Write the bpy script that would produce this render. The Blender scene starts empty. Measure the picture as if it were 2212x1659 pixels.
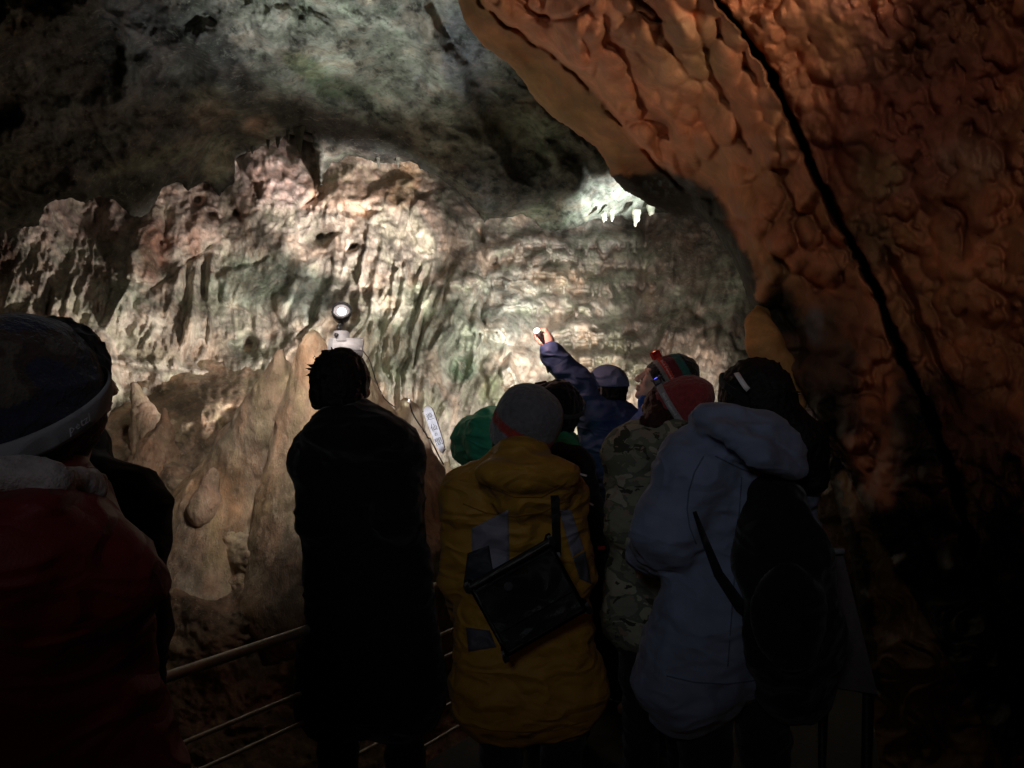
import bpy, math, random
import numpy as np
from mathutils import Vector, Matrix
from mathutils.bvhtree import BVHTree
random.seed(3)
SC = bpy.context.scene
COL = SC.collection
# ------------------------------------------------------------------ camera frame
F, CX, CY, CAMZ = 1663.0, 1106.0, 829.5, 1.63
def P(x, y, d):
    return np.array([(x - CX) / F * d, d, CAMZ - (y - CY) / F * d], float)
cam = bpy.data.cameras.new('camera'); camo = bpy.data.objects.new('camera', cam); COL.objects.link(camo)
cam.sensor_width = 36; cam.lens = 36 * F / 2212.0; cam.clip_start = 0.02; cam.clip_end = 200
camo.location = (0, 0, CAMZ); camo.rotation_euler = (math.radians(90), 0, 0)
SC.camera = camo
SC.render.resolution_x, SC.render.resolution_y = 1024, 768
SC.view_settings.view_transform = 'Standard'; SC.view_settings.look = 'None'
SC.view_settings.exposure = 0; SC.view_settings.gamma = 1
try:
    SC.cycles.use_denoising = True; SC.cycles.max_bounces = 6; SC.cycles.diffuse_bounces = 2
    SC.cycles.sample_clamp_indirect = 4.0
except Exception:
    pass

# ------------------------------------------------------------------ noise
def _h(ix, iy, iz, s):
    h = (ix.astype(np.int64) * 73856093) ^ (iy.astype(np.int64) * 19349663) ^ (iz.astype(np.int64) * 83492791) ^ (s * 2654435761)
    h = (h ^ (h >> 13)) * 1274126177 & 0xffffffff
    h = (h ^ (h >> 15)) * 2246822519 & 0xffffffff
    h = h ^ (h >> 13)
    return (h & 0xffffff) / 16777215.0
def vn3(x, y, z, s=0):
    fx, fy, fz = np.floor(x), np.floor(y), np.floor(z)
    u, v, w = x - fx, y - fy, z - fz
    u = u*u*u*(u*(u*6-15)+10); v = v*v*v*(v*(v*6-15)+10); w = w*w*w*(w*(w*6-15)+10)
    r = 0
    for dx in (0, 1):
        for dy in (0, 1):
            for dz in (0, 1):
                r = r + (u if dx else 1-u)*(v if dy else 1-v)*(w if dz else 1-w)*_h(fx+dx, fy+dy, fz+dz, s)
    return r*2-1
def vn2(x, y, s=0):
    fx, fy = np.floor(x), np.floor(y)
    u, v = x-fx, y-fy
    u = u*u*u*(u*(u*6-15)+10); v = v*v*v*(v*(v*6-15)+10)
    z = np.zeros_like(fx)
    a = _h(fx, fy, z, s); b = _h(fx+1, fy, z, s); c = _h(fx, fy+1, z, s); d = _h(fx+1, fy+1, z, s)
    return ((a*(1-u)+b*u)*(1-v)+(c*(1-u)+d*u)*v)*2-1
def fbm(x, y, o=4, s=0, g=0.5):
    r = 0; a = 1; t = 0
    for i in range(o):
        r = r + a*vn2(x*2**i+17.3*i, y*2**i-9.1*i, s+i); t += a; a *= g
    return r/t*1.4
def ridged(x, y, o=4, s=0, g=0.5):
    r = 0; a = 1; t = 0
    for i in range(o):
        r = r + a*(1-np.abs(vn2(x*2**i+7.7*i, y*2**i+3.3*i, s+i))*2); t += a; a *= g
    return r/t
def worley(x, y, s=0, jit=0.9, vec=False):
    fx, fy = np.floor(x), np.floor(y)
    f1 = np.full(x.shape, 9.0); f2 = np.full(x.shape, 9.0); cid = np.zeros(x.shape); z = np.zeros_like(fx); ox = np.zeros(x.shape); oy = np.zeros(x.shape)
    for dx in (-1, 0, 1):
        for dy in (-1, 0, 1):
            cx, cy = fx+dx, fy+dy
            px = cx+.5+(_h(cx, cy, z, s)-.5)*jit; py = cy+.5+(_h(cx, cy, z, s+5)-.5)*jit
            d = np.hypot(px-x, py-y); c = _h(cx, cy, z, s+9)
            m = d < f1
            f2 = np.where(m, f1, np.minimum(f2, d)); cid = np.where(m, c, cid); f1 = np.where(m, d, f1); ox = np.where(m, x-px, ox); oy = np.where(m, y-py, oy)
    return (f1, f2, cid, ox, oy) if vec else (f1, f2, cid)
def sst(a, b, x):
    t = np.clip((x-a)/(b-a), 0, 1); return t*t*(3-2*t)
def gauss(x, y, cx, cy, rx, ry, ang=0):
    c, s = math.cos(math.radians(ang)), math.sin(math.radians(ang))
    dx, dy = x-cx, y-cy
    u = (dx*c+dy*s)/rx; v = (-dx*s+dy*c)/ry
    return np.exp(-(u*u+v*v))
def tps(pts):
    p = np.array(pts, float); n = len(p); xy = p[:, :2]/1000
    def U(r2): return np.where(r2 > 1e-12, r2*np.log(r2+1e-12), 0)
    K = U(((xy[:, None]-xy[None])**2).sum(2)) + np.eye(n)*1e-3
    Q = np.c_[np.ones(n), xy]
    A = np.zeros((n+3, n+3)); A[:n, :n] = K; A[:n, n:] = Q; A[n:, :n] = Q.T
    w = np.linalg.solve(A, np.r_[p[:, 2], 0, 0, 0])
    def f(x, y):
        X, Y = x/1000, y/1000
        r = w[n]+w[n+1]*X+w[n+2]*Y
        for i in range(n):
            r = r+w[i]*U((X-xy[i, 0])**2+(Y-xy[i, 1])**2)
        return r
    return f
def seg_dist(x, y, pl):
    """distance to polyline, side (cross sign), parameter 0..1"""
    best = np.full(x.shape, 1e9); side = np.zeros(x.shape); par = np.zeros(x.shape); bx = np.zeros(x.shape); by = np.zeros(x.shape)
    n = len(pl)-1
    for i in range(n):
        ax, ay = pl[i][:2]; cx, cy = pl[i+1][:2]
        vx, vy = cx-ax, cy-ay; L = vx*vx+vy*vy+1e-9
        t = np.clip(((x-ax)*vx+(y-ay)*vy)/L, 0, 1)
        qx, qy = ax+t*vx, ay+t*vy
        d = np.hypot(x-qx, y-qy); m = d < best
        best = np.where(m, d, best); side = np.where(m, np.sign((y-ay)*vx-(x-ax)*vy), side)
        par = np.where(m, (i+t)/n, par); bx = np.where(m, qx, bx); by = np.where(m, qy, by)
    return best, side, par, bx, by
def inside_poly(x, y, pl):
    c = np.zeros(x.shape, bool); n = len(pl); j = n-1
    for i in range(n):
        xi, yi = pl[i]; xj, yj = pl[j]
        c ^= ((yi > y) != (yj > y)) & (x < (xj-xi)*(y-yi)/(yj-yi+1e-9)+xi)
        j = i
    return c

# ------------------------------------------------------------------ object helpers
def tag(o, label=None, cat=None, group=None, kind=None):
    if label: o['label'] = label
    if cat: o['category'] = cat
    if group: o['group'] = group
    if kind: o['kind'] = kind
    return o
def empty(name, loc, label, cat, group=None):
    o = bpy.data.objects.new(name, None); COL.objects.link(o); o.location = tuple(float(v) for v in loc); o.empty_display_size = .1
    return tag(o, label, cat, group)
def mesh_obj(name, V, faces, mat, parent=None, col=None, smooth=True, origin=None):
    V = np.asarray(V, float)
    org = np.zeros(3)
    if parent is not None:
        org = np.array(parent.location)
        if parent.parent is not None: org = org+np.array(parent.parent.location)
    elif origin is not None: org = np.array(origin, float)
    me = bpy.data.meshes.new(name)
    if isinstance(faces, np.ndarray) and faces.ndim == 2:
        k = faces.shape[1]; nf = len(faces)
        me.vertices.add(len(V)); me.vertices.foreach_set('co', (V-org).ravel())
        me.loops.add(nf*k); me.loops.foreach_set('vertex_index', faces.astype(np.int32).ravel())
        me.polygons.add(nf); me.polygons.foreach_set('loop_start', np.arange(0, nf*k, k, dtype=np.int32))
        me.update(calc_edges=True); me.validate()
    else:
        me.from_pydata((V-org).tolist(), [], [list(map(int, f)) for f in faces]); me.update()
    if smooth: me.polygons.foreach_set('use_smooth', [True]*len(me.polygons))
    if col is not None and len(me.vertices) == len(V):
        at = me.color_attributes.new('Col', 'FLOAT_COLOR', 'POINT')
        c = np.ones((len(V), 4)); c[:, :3] = np.broadcast_to(np.asarray(col, float), (len(V), 3))
        at.data.foreach_set('color', c.ravel())
    me.materials.append(mat)
    o = bpy.data.objects.new(name, me); COL.objects.link(o)
    if parent is not None: o.parent = parent
    else: o.location = tuple(org)
    return o

# ------------------------------------------------------------------ materials
def newmat(name):
    m = bpy.data.materials.new(name); m.use_nodes = True
    nt = m.node_tree; b = nt.nodes['Principled BSDF']
    return m, nt, b
def N(nt, t, **kw):
    n = nt.nodes.new(t)
    for k, v in kw.items():
        if k in n.inputs.keys(): n.inputs[k].default_value = v
        else: setattr(n, k, v)
    return n
def ramp(nt, fac, stops, interp='LINEAR'):
    r = nt.nodes.new('ShaderNodeValToRGB'); r.color_ramp.interpolation = interp
    e = r.color_ramp.elements
    while len(e) < len(stops): e.new(.5)
    for i, (p, c) in enumerate(stops):
        e[i].position = p; e[i].color = (c if len(c) == 4 else (*c, 1)) if isinstance(c, tuple) else (c, c, c, 1)
    nt.links.new(fac, r.inputs[0]); return r
def mixc(nt, typ, fac, a, b):
    m = nt.nodes.new('ShaderNodeMix'); m.data_type = 'RGBA'; m.blend_type = typ
    for s, v in ((m.inputs[0], fac), (m.inputs[6], a), (m.inputs[7], b)):
        if hasattr(v, 'is_linked'): nt.links.new(v, s)
        elif isinstance(v, (int, float)): s.default_value = v if s.type == 'VALUE' else (v, v, v, 1)
        else: s.default_value = (*v, 1) if len(v) == 3 else v
    return m.outputs[2]
def rock_mat(name, sc=1.0, rough=.85, bump=.5, pits=.5, contrast=.5, bdist=.03, spec=.3, streak=False, fleck=.5, pale=(.62, .55, .45), dark=(.12, .085, .06)):
    m, nt, b = newmat(name)
    tc = N(nt, 'ShaderNodeTexCoord'); at = N(nt, 'ShaderNodeAttribute', attribute_name='Col')
    mp = N(nt, 'ShaderNodeMapping'); mp.inputs['Scale'].default_value = (1, 1, .5 if streak else 1)
    nt.links.new(tc.outputs['Object'], mp.inputs[0]); co = mp.outputs[0]
    def noise(s, det=8, dist=0, rg=.6, off=0):
        q = N(nt, 'ShaderNodeVectorMath', operation='ADD'); nt.links.new(co, q.inputs[0]); q.inputs[1].default_value = (off, off*1.7, off*.6)
        n = N(nt, 'ShaderNodeTexNoise', Scale=s*sc, Detail=det, Distortion=dist, Roughness=rg); nt.links.new(q.outputs[0], n.inputs['Vector']); return n.outputs[0]
    n1 = noise(2.2, 6); n2 = noise(7, 10, 0, .68); n3 = noise(30, 5, 0, .7)
    lo = 1-contrast
    c = mixc(nt, 'MULTIPLY', 1.0, at.outputs['Color'], ramp(nt, n1, [(.35, lo), (.5, 1.0), (.62, 1.15)]).outputs[0])
    c = mixc(nt, 'MULTIPLY', 1.0, c, ramp(nt, n2, [(.36, lo), (.5, 1.0), (.64, 1.25)]).outputs[0])
    tint = ramp(nt, noise(3.1, 5, 0, .6, 5), [(.40, (.88, .95, .86)), (.5, (1, 1, 1)), (.60, (1.08, .95, .87))]).outputs[0]
    c = mixc(nt, 'MULTIPLY', .9, c, tint)
    def fl(fac, p0, p1, colr, amt):
        nonlocal c
        k = ramp(nt, fac, [(p0, 0.0), (p1, 1.0)]).outputs[0]
        k2 = N(nt, 'ShaderNodeMath', operation='MULTIPLY'); nt.links.new(k, k2.inputs[0]); k2.inputs[1].default_value = amt
        c = mixc(nt, 'MIX', k2.outputs[0], c, colr)
    fl(noise(9, 8, 0, .75, 11), .56, .62, pale, fleck*.7)
    fl(noise(11, 8, 0, .75, 23), .57, .63, dark, pits)
    fl(noise(26, 6, 0, .75, 31), .58, .63, dark, pits*.8)
    fl(noise(30, 6, 0, .75, 37), .60, .65, pale, fleck)
    nt.links.new(c, b.inputs['Base Color'])
    b.inputs['Specular IOR Level'].default_value = spec
    rr = ramp(nt, n2, [(.3, rough-.2), (.7, min(1, rough+.1))]).outputs[0]; nt.links.new(rr, b.inputs['Roughness'])
    bp = N(nt, 'ShaderNodeBump', Strength=bump, Distance=bdist); nt.links.new(n2, bp.inputs['Height'])
    bp2 = N(nt, 'ShaderNodeBump', Strength=bump, Distance=bdist*.35); nt.links.new(n3, bp2.inputs['Height'])
    nt.links.new(bp.outputs[0], bp2.inputs['Normal']); nt.links.new(bp2.outputs[0], b.inputs['Normal'])
    return m
def cloth_mat(name, rough=.9, bump=.25, fine=420, sheen=.15, var=.12, scale2=14, spec=.2, folds=5.0, fold=.0):
    m, nt, b = newmat(name)
    tc = N(nt, 'ShaderNodeTexCoord'); at = N(nt, 'ShaderNodeAttribute', attribute_name='Col')
    n1 = N(nt, 'ShaderNodeTexNoise', Scale=scale2, Detail=6.0); nt.links.new(tc.outputs['Object'], n1.inputs[0])
    n2 = N(nt, 'ShaderNodeTexNoise', Scale=fine, Detail=2.0); nt.links.new(tc.outputs['Object'], n2.inputs[0])
    c = mixc(nt, 'MULTIPLY', 1.0, at.outputs['Color'], ramp(nt, n1.outputs[0], [(.3, 1-var), (.7, 1+var)]).outputs[0])
    nt.links.new(c, b.inputs['Base Color']); b.inputs['Roughness'].default_value = rough
    b.inputs['Specular IOR Level'].default_value = spec
    b.inputs['Sheen Weight'].default_value = sheen
    nf = N(nt, 'ShaderNodeTexNoise', Scale=folds, Detail=1.5, Distortion=.5); mpf = N(nt, 'ShaderNodeMapping'); mpf.inputs['Scale'].default_value = (1, 1, 1.9); nt.links.new(tc.outputs['Object'], mpf.inputs[0]); nt.links.new(mpf.outputs[0], nf.inputs[0])
    rf = ramp(nt, nf.outputs[0], [(.40, 0.0), (.49, 1.0), (.51, 1.0), (.62, 0.0)])
    bf = N(nt, 'ShaderNodeBump', Strength=fold, Distance=.035); nt.links.new(rf.outputs[0], bf.inputs['Height'])
    bp = N(nt, 'ShaderNodeBump', Strength=bump, Distance=.012); nt.links.new(n1.outputs[0], bp.inputs['Height']); nt.links.new(bf.outputs[0], bp.inputs['Normal'])
    bp2 = N(nt, 'ShaderNodeBump', Strength=bump, Distance=.002); nt.links.new(n2.outputs[0], bp2.inputs['Height'])
    nt.links.new(bp.outputs[0], bp2.inputs['Normal']); nt.links.new(bp2.outputs[0], b.inputs['Normal'])
    return m
def camo_mat(name):
    m, nt, b = newmat(name)
    tc = N(nt, 'ShaderNodeTexCoord')
    def nz(s, off, dist=.6):
        mp = N(nt, 'ShaderNodeMapping'); mp.inputs['Location'].default_value = (off, off*2, off*.5); mp.inputs['Scale'].default_value = (1, 1, 1.5)
        nt.links.new(tc.outputs['Object'], mp.inputs[0])
        n = N(nt, 'ShaderNodeTexNoise', Scale=s, Detail=3.0, Distortion=dist); nt.links.new(mp.outputs[0], n.inputs[0]); return n.outputs[0]
    base = ramp(nt, nz(9, 0), [(0, (.24, .25, .19)), (.46, (.14, .16, .115)), (.56, (.36, .35, .27))], 'CONSTANT').outputs[0]
    k = ramp(nt, nz(14, 4), [(0, 0.0), (.6, 1.0)], 'CONSTANT').outputs[0]
    c = mixc(nt, 'MIX', k, base, (.045, .05, .035))
    k2 = ramp(nt, nz(20, 9), [(0, 0.0), (.63, 1.0)], 'CONSTANT').outputs[0]
    c = mixc(nt, 'MIX', k2, c, (.30, .24, .19))
    nt.links.new(c, b.inputs['Base Color']); b.inputs['Roughness'].default_value = .9
    bp = N(nt, 'ShaderNodeBump', Strength=.5, Distance=.02); nt.links.new(nz(11, 2), bp.inputs['Height']); nt.links.new(bp.outputs[0], b.inputs['Normal'])
    return m
def plain(name, col, rough=.6, metal=0, bump=0, emit=None, estr=0, spec=.4):
    m, nt, b = newmat(name)
    tc = N(nt, 'ShaderNodeTexCoord'); n = N(nt, 'ShaderNodeTexNoise', Scale=45.0, Detail=6.0); nt.links.new(tc.outputs['Object'], n.inputs[0])
    c = mixc(nt, 'MULTIPLY', 1.0, col, ramp(nt, n.outputs[0], [(.3, .82), (.7, 1.1)]).outputs[0])
    nt.links.new(c, b.inputs['Base Color']); b.inputs['Roughness'].default_value = rough; b.inputs['Metallic'].default_value = metal
    b.inputs['Specular IOR Level'].default_value = spec
    if bump:
        bp = N(nt, 'ShaderNodeBump', Strength=bump, Distance=.004); nt.links.new(n.outputs[0], bp.inputs['Height']); nt.links.new(bp.outputs[0], b.inputs['Normal'])
    if emit: b.inputs['Emission Color'].default_value = (*emit, 1); b.inputs['Emission Strength'].default_value = estr
    return m
M = {}
M['wall'] = rock_mat('limestone_wall', 1.1, .85, .6, .42, .24, .05, .15, streak=True, fleck=.5)
M['ceil'] = rock_mat('limestone_ceiling', 1.2, .85, .5, .6, .36, .04, .15, fleck=.35, pale=(.36, .37, .31), dark=(.05, .055, .04))
M['flow'] = rock_mat('orange_flowstone', 1.3, .66, .22, .16, .16, .012, .04, fleck=.05, pale=(.6, .38, .22), dark=(.16, .07, .03))
M['mound'] = rock_mat('tan_flowstone', 2.0, .75, .8, .35, .25, .03, .25, streak=True, fleck=.35)
M['tite'] = rock_mat('dripstone', 3.0, .7, .5, .2, .2, .01, .4)
M['cloth'] = cloth_mat('woven_cloth', fold=.30); M['knit'] = cloth_mat('knitted_wool', .95, .8, 260, .3, .2, 60)
M['shell'] = cloth_mat('shell_fabric', .62, .4, 300, .05, .1, 16, .35, 5.5, .40)
M['hair'] = cloth_mat('hair', .6, .9, 300, 0, .4, 70, .3)
M['skin'] = cloth_mat('skin', .55, .15, 300, .05, .06, 25, .35)
M['camo'] = camo_mat('camouflage_cloth')
M['steel'] = plain('brushed_steel', (.80, .78, .76), .58, .85, .2)
M['black'] = plain('black_plastic', (.02, .02, .022), .4)
M['greybox'] = plain('grey_painted_metal', (.30, .30, .33), .45, 0, .2)
M['white'] = plain('white_painted_board', (.80, .79, .86), .5, 0, .1)
M['ink'] = plain('black_ink', (.015, .015, .02), .7)
M['cable'] = plain('cable_rubber', (.03, .02, .018), .6)
M['reflect'] = plain('reflective_print', (.8, .8, .85), .35)
M['deck'] = plain('dark_deck', (.05, .048, .045), .8, 0, .6)
M['paper'] = plain('paper', (.5, .42, .36), .8)
M['panel'] = plain('panel_face', (.10, .085, .095), .7)
def emat(name, c, s):
    m, nt, b = newmat(name); b.inputs['Base Color'].default_value = (*c, 1)
    b.inputs['Emission Color'].default_value = (*c, 1); b.inputs['Emission Strength'].default_value = s; return m
M['lens'] = emat('lit_lens', (.86, .93, 1.0), 1.6)
M['torch'] = emat('torch_glow', (1, .55, .42), 9)
M['redglow'] = emat('red_led', (1, .16, .05), 3.2)
M['blueglow'] = emat('blue_led', (.10, .12, 1.0), 2.0)
M['warmglow'] = emat('warm_led', (1, .72, .5), .7)

# ------------------------------------------------------------------ rock sheets
SHEETS = {}
def grid_faces(keep):
    H, W = keep.shape
    idx = -np.ones(keep.shape, int); idx[keep] = np.arange(keep.sum())
    a, b, c, d = idx[:-1, :-1], idx[:-1, 1:], idx[1:, 1:], idx[1:, :-1]
    ok = (a >= 0) & (b >= 0) & (c >= 0) & (d >= 0)
    return np.stack([a[ok], d[ok], c[ok], b[ok]], 1)
def sheet(name, box, step, depth, colf, mat, poly=None, jag=None, R=40, C=.3, wrap=40, wrapd=1.2, warpf=None, **kw):
    x0, y0, x1, y1 = box
    X, Y = np.meshgrid(np.arange(x0, x1+step, step, dtype=float), np.arange(y0, y1+step, step, dtype=float))
    D = depth(X, Y)
    keep = np.ones(X.shape, bool); Xp, Yp = X.copy(), Y.copy()
    if poly is not None:
        d, _, _, qx, qy = seg_dist(X, Y, poly+[poly[0]])
        ins = inside_poly(X, Y, poly); sd = np.where(ins, d, -d)
        nx, ny = np.where(d > 1e-6, (qx-X)/(d+1e-6), 0), np.where(d > 1e-6, (qy-Y)/(d+1e-6), 0)
        sgn = np.where(ins, -1, 1); nx, ny = nx*sgn, ny*sgn     # always inwards
        if jag is not None: sd = sd+jag(X, Y)
        t = np.clip(sd/R, 0, 1)
        D = D+C*(1-np.sqrt(np.clip(1-(1-t)**2, 0, 1)))
        out = sd < 0
        Xp = np.where(out, X+nx*(-sd)*1.35, X); Yp = np.where(out, Y+ny*(-sd)*1.35, Y)
        D = np.where(out, D+wrapd*(-sd/wrap), D)
        keep = sd > -wrap
    V = np.stack([(Xp-CX)/F*D, D, CAMZ-(Yp-CY)/F*D], -1)
    c = colf(X, Y)
    o = mesh_obj(name, V[keep], grid_faces(keep), mat, col=c[keep])
    SHEETS[name] = (V[keep], grid_faces(keep))
    tag(o, **kw); return o
def blend(x, y, base, blobs, s=1):
    c = np.ones(x.shape+(3,))*np.array(base)
    nz = fbm(x/70, y/70, 5, s)
    for (cx, cy, rx, ry, ang, colr, st) in blobs:
        w = gauss(x, y, cx, cy, rx, ry, ang)
        w = np.clip(sst(.25, .75, w+nz*.28)*st, 0, 1)[..., None]
        c = c*(1-w)+np.array(colr)*w
    return c

# ---- far wall -----------------------------------------------------
wall_d = tps([(-500, 400, 6.2), (-500, 900, 5.2), (-500, 1500, 4.8), (0, 450, 7.2), (0, 720, 6.4), (0, 1100, 5.8), (300, 470, 8.0), (300, 700, 7.0), (300, 1100, 6.4),
              (600, 300, 8.9), (600, 520, 8.3), (600, 720, 7.5), (600, 1200, 6.8), (900, 380, 8.8), (900, 560, 8.0), (900, 760, 7.2), (900, 1000, 6.6), (1100, 480, 9.0),
              (1100, 640, 8.4), (1100, 820, 7.3), (1100, 1100, 6.6), (1350, 470, 10.2), (1350, 640, 8.8), (1350, 780, 7.8), (1350, 900, 6.9), (1350, 1300, 6.4),
              (1550, 560, 9.4), (1550, 700, 7.8), (1600, 860, 6.6), (1800, 900, 6.2), (1800, 500, 8.0), (600, 100, 10.4), (1200, 200, 11), (1900, 1500, 6), (600, 1600, 6.4), (0, 100, 8.5)])
RIDGES = [  # drapery ribs: polyline, half width, height
    ([(953, 603), (934, 634), (914, 665), (907, 690), (899, 720), (891, 779), (877, 826), (868, 870)], 9, .13),
    ([(981, 701), (950, 736), (938, 779), (914, 845), (910, 900)], 8, .12), ([(960, 690), (955, 720), (930, 760), (925, 800)], 6, .09),
    ([(1020, 720), (1022, 806), (996, 845), (973, 884), (960, 930)], 8, .12), ([(992, 786), (988, 837), (965, 876), (955, 905)], 6, .10),
    ([(860, 560), (852, 620), (838, 700), (842, 760), (856, 830)], 7, .10), ([(830, 520), (812, 590), (800, 660), (806, 730)], 7, .09),
    ([(880, 540), (872, 600), (866, 660)], 6, .08), ([(805, 480), (790, 540), (775, 600), (768, 660), (780, 720)], 7, .09),
    ([(1000, 560), (975, 600), (965, 650), (985, 690)], 8, .09), ([(730, 600), (700, 640), (690, 690), (660, 730)], 10, .10), ([(760, 610), (742, 640), (735, 680)], 7, .08),
    ([(1060, 730), (1048, 790), (1060, 850), (1075, 900)], 9, .10), ([(1100, 780), (1120, 840), (1150, 880)], 7, .09),
    ([(210, 500), (205, 540), (200, 600)], 5, .10), ([(430, 560), (422, 620), (412, 690), (405, 740)], 8, .11), ([(462, 545), (455, 600), (448, 660)], 7, .10),
    ([(395, 560), (380, 620), (360, 700)], 8, .09), ([(1310, 590), (1318, 640), (1325, 665)], 7, .12), ([(1300, 600), (1296, 640)], 5, .1),
    ([(1500, 640), (1530, 680), (1550, 720), (1540, 780)], 12, .14), ([(1450, 700), (1420, 760), (1400, 820)], 12, .12), ([(1590, 640), (1575, 720), (1560, 790)], 12, .12),
    ([(1150, 900), (1190, 860), (1210, 830), (1250, 850), (1290, 900)], 10, .1)]
CRACKS = [
    ([(1035, 603), (1033, 638), (1016, 681), (1014, 700)], 4, .14), ([(1051, 642), (1041, 689), (1055, 712)], 4, .12), ([(1102, 763), (1078, 798), (1080, 833), (1090, 845)], 4, .14),
    ([(918, 668), (910, 722), (901, 780), (888, 828)], 3, .14), ([(408, 567), (402, 641), (387, 739)], 5, .14), ([(445, 563), (437, 641)], 4, .12), ([(207, 530), (205, 600)], 3, .12),
    ([(109, 594), (101, 680)], 7, .16), ([(150, 590), (130, 700)], 5, .12), ([(240, 600), (215, 700)], 5, .1), ([(690, 640), (672, 700), (640, 730)], 4, .1), ([(1380, 640), (1370, 700), (1410, 780)], 9, .16),
    ([(1395, 470), (1400, 560), (1385, 640)], 10, .25), ([(312, 634), (390, 579), (484, 513)], 3, .07), ([(644, 446), (703, 415)], 3, .07)]
HOLES = [(440, 455, 14, 10), (470, 477, 12, 8), (500, 462, 8, 10), (1285, 715, 9, 8), (745, 550, 10, 8), (700, 520, 12, 8), (1070, 560, 10, 12), (520, 735, 16, 22), (1040, 510, 6, 10)]
LEDGES = [  # x0,x1,y, height : dripping terrace lips
    (1190, 1370, 706, .14), (1200, 1380, 731, .15), (1190, 1330, 766, .13), (1240, 1400, 782, .14), (1200, 1400, 806, .14), (1210, 1350, 832, .12), (1060, 1150, 596, .12), (1140, 1260, 583, .13), (1180, 1330, 610, .14),
    (1090, 1200, 650, .12), (1200, 1300, 655, .12), (1110, 1390, 522, .16), (1050, 1300, 545, .12), (940, 1040, 598, .10), (1230, 1400, 560, .12), (1330, 1420, 600, .1), (1000, 1100, 700, .1)]
DOMES = [(1000, 632, 44, 42, .14), (1112, 625, 42, 34, .14), (1195, 610, 60, 30, .16), (1255, 690, 50, 36, .18), (1110, 705, 60, 44, .16), (1150, 560, 44, 24, .1), (1020, 760, 40, 40, .1), (560, 620, 90, 60, .15),
         (660, 650, 60, 60, .12), (320, 540, 46, 70, .2), (250, 660, 50, 60, .14), (860, 440, 60, 60, .15), (1480, 740, 60, 60, .22), (1560, 790, 50, 70, .2), (600, 380, 60, 80, .12), (960, 480, 70, 60, .12), (1330, 560, 60, 30, .12)]
def wall_depth(x, y):
    d = wall_d(x, y)
    wx = x+26*fbm(x/110, y/110, 3, 11)+6*fbm(x/24, y/24, 2, 14); wy = y+26*fbm(x/110, y/110, 3, 12)+6*fbm(x/24, y/24, 2, 15)
    md = np.clip(gauss(x, y, 850, 680, 170, 190)+gauss(x, y, 1000, 830, 130, 110)+gauss(x, y, 120, 610, 190, 110)+gauss(x, y, 390, 660, 110, 110)+.9*gauss(x, y, 1520, 760, 180, 170)+.5*gauss(x, y, 1200, 870, 120, 60), 0, 1)
    mp = np.clip(gauss(x, y, 180, 480, 190, 70)+gauss(x, y, 430, 440, 120, 60)+gauss(x, y, 600, 430, 150, 110)+.9*gauss(x, y, 850, 480, 230, 80)+gauss(x, y, 130, 640, 120, 80)+gauss(x, y, 1270, 800, 150, 60)+.7*gauss(x, y, 1250, 540, 190, 60), 0, 1)
    ms = np.clip(gauss(x, y, 590, 640, 150, 75)+gauss(x, y, 320, 540, 40, 70)+.6*gauss(x, y, 1150, 690, 80, 60), 0, 1)   # smooth patches
    rough = 1-.75*ms
    d = d-.34*fbm(x/230, y/230, 3, 21)-.17*fbm(wx/90, wy/90, 4, 22)*rough
    sx = x+22*fbm(x/120, y/150, 3, 16)+.25*(y-700)
    md = md*(.45+.75*sst(-.35, .5, fbm(x/60, y/90, 2, 17)))
    drap = ridged(sx/27, y/230, 3, 31, .45)
    drap2 = ridged(sx/11, y/120, 2, 33, .45)
    d = d-md*rough*(.20*np.clip(drap,0,2)**1.5+.05*drap2)
    pop = ridged(wx/30, wy/34, 4, 41, .6)
    f1, f2, _ = worley(wx/17, wy/19, 5)
    d = d-mp*(.04*pop+.022*np.sqrt(np.clip(1-f1*f1*1.6, 0, 1)))
    d = d-rough*(.020*ridged(wx/22, wy/40, 4, 51, .6)+.020*fbm(x/13, y/20, 3, 53, .6))
    d = d-rough*.02*ridged(x/15+.5*fbm(x/40, y/40, 2, 5), y/24, 3, 57, .6)
    for (cx, cy, rx, ry, h) in DOMES:
        u = ((wx-cx)/rx)**2+((wy-cy)/ry)**2
        d = d-1.25*h*np.sqrt(np.clip(1-u, 0, 1))
    for (a, b, ly, h) in LEDGES:
        yy = ly+9*fbm(x/55, x*0+ly, 3, int(ly))
        teeth = 8+15*np.clip(vn2(x/7.0, x*0+ly, 7+int(ly)), 0, 1)
        t = (y-yy)
        prof = np.where(t < 0, np.exp(-(t/16)**2), np.where(t < teeth, 1.0, np.exp(-((t-teeth)/5)**2)))
        prof = prof-.35*np.exp(-((t-teeth-9)/8)**2)
        d = d-1.4*h*prof*sst(a-25, a+25, x)*(1-sst(b-25, b+25, x))
    for pl, w, h in RIDGES:
        q, _, t, _, _ = seg_dist(wx*.2+x*.8, wy*.2+y*.8, pl)
        d = d-h*np.exp(-(q/w)**2)*np.minimum(1, np.minimum(t, 1-t)*6+.25)
    for pl, w, h in CRACKS:
        q, _, t, _, _ = seg_dist(wx*.25+x*.75, wy*.25+y*.75, pl)
        d = d+h*np.exp(-(q/w)**2)*np.minimum(1, np.minimum(t, 1-t)*8+.2)
    for cx, cy, rx, ry in HOLES:
        d = d+.35*gauss(wx, wy, cx, cy, rx, ry)
    d = d-.16*gauss(x, y, 350, 792, 180, 12, 6)       # ledge under the left wall
    return d
PINK, BEIGE, GREEN, GREY, BROWN, RUST, OCHRE, MOSS = (.50, .39, .33), (.46, .40, .32), (.33, .36, .29), (.34, .33, .31), (.28, .22, .17), (.27, .16, .12), (.46, .34, .20), (.12, .16, .08)
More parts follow.
